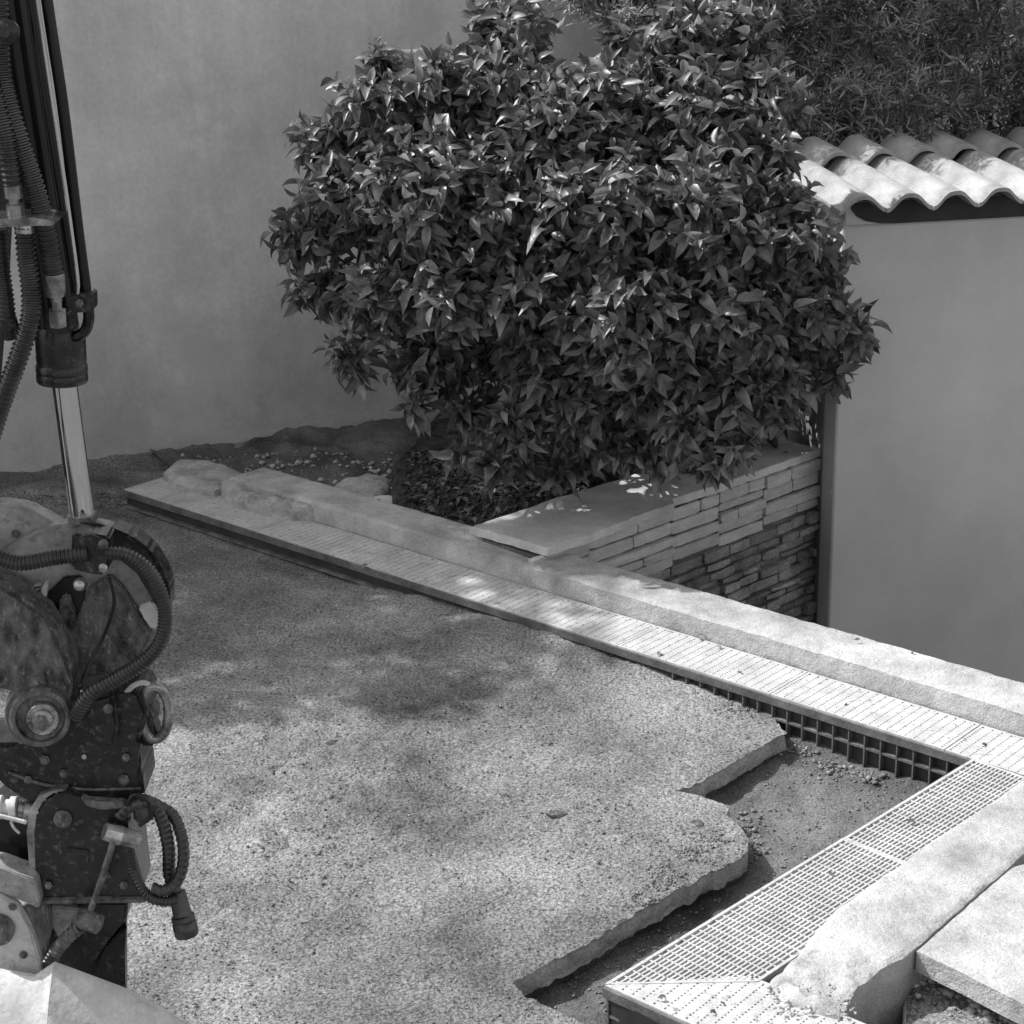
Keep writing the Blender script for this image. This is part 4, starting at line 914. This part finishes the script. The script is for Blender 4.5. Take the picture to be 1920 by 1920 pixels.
# lower jaw of the coupler
plate('jaw_plate', [(72, 1690), (240, 1692), (236, 1730), (200, 1760), (170, 1800), (150, 1850), (90, 1840), (78, 1780)], -.04, .05, M_paint, .006)
plate('jaw_back', [(90, 1690), (236, 1692), (236, 1900), (70, 1900)], .03, .02, M_black, .003)
plate('jaw_side', [(236, 1742), (222, 1750), (196, 1780), (168, 1840), (160, 1900), (236, 1900), (234, 1790)], -.02, .02, M_paint, .003)
plate('jaw_brace', [(72, 1692), (92, 1692), (96, 1745), (84, 1800), (74, 1824), (64, 1800), (50, 1750), (36, 1705)], -.09, .02, M_cast, .003)
plate('jaw_cheek', [(96, 1700), (145, 1704), (130, 1740), (110, 1760), (98, 1740)], -.055, .02, M_cream, .003)
# pale bucket ear and back
plate('bucket_ear', [(-60, 1670), (0, 1680), (34, 1700), (48, 1740), (60, 1752), (74, 1800), (74, 1826), (60, 1900), (-60, 1900)], -.13, .025, M_bucket, .004)
lathe('ear_pin', E(-4, 1742, -.136), (.05, -1, .1), [(0, .034), (.006, .034), (.008, .031), (.0082, .002)], M_cast, ex, 28)
bk = [E(64, 1832, -.16), E(100, 1808, -.16), E(150, 1826, -.15), E(240, 1860, -.13), E(350, 1925, -.10), E(420, 2010, -.06), E(300, 2080, -.10), E(-200, 2080, -.16), E(-200, 1800, -.16)]
bm = bmesh.new(); rings = []
cen = E(60, 2300, -.25)
front = [E(-200, 1790, -.17), E(-60, 1812, -.17), E(64, 1832, -.17), E(100, 1808, -.16), E(170, 1834, -.15), E(240, 1860, -.14), E(300, 1892, -.12), E(350, 1925, -.11), E(400, 1980, -.10)]
for k, (dz, dy) in enumerate(((0, 0), (-.006, -.012), (-.045, -.06), (-.09, -.10), (-.13, -.125), (-.20, -.12))):
    rings.append([bm.verts.new(Vector((p.x, p.y+dy, max(p.z+dz, -.10)))) for p in front])
rings.insert(0, [bm.verts.new(Vector((p.x, p.y+.012, p.z-.002))) for p in front]); rings.insert(0, [bm.verts.new(Vector((p.x, p.y+.014, p.z-.06))) for p in front])
for i in range(len(rings)-1):
    for k in range(len(front)-1): bm.faces.new((rings[i][k], rings[i][k+1], rings[i+1][k+1], rings[i+1][k]))
bo_ = bm_obj('bucket_shell', bm, M_bucket, ex, True); bo_.data.set_sharp_from_angle(angle=math.radians(35))
# the rest of the machine, left of the picture: boom, cab, tracks
elbow = Vector((-1.25, 3.45, 3.1))
def beam(name, p0, p1, w_, h_, m, bev=.01):
    p0, p1 = Vector(p0), Vector(p1); d = (p1-p0).normalized(); s = d.cross(Z).normalized(); u = s.cross(d)
    bm = bmesh.new(); box_bm(bm, p0-s*w_/2-u*h_/2, p1-p0, s*w_, u*h_, bev); return bm_obj(name, bm, m, ex)
beam('boom', (-1.25, 3.0, 2.7), (-2.9, 1.9, 2.6), .16, .22, M_paint)
beam('boom_foot', (-2.85, 1.95, 2.55), (-3.4, 1.3, .7), .16, .24, M_paint)
beam('house', (-4.3, .6, .75), (-2.9, 1.4, .75), 1.1, .55, M_cream, .05)
beam('cab', (-4.0, .5, 1.55), (-3.2, 1.0, 1.55), .9, 1.05, M_black, .05)
for sd in (-.45, .45):
    beam('track', (-4.3-sd*.5, .5+sd, .2), (-2.8-sd*.5, 1.4+sd, .2), .25, .42, M_plastic, .1)
scene.render.engine = 'CYCLES'
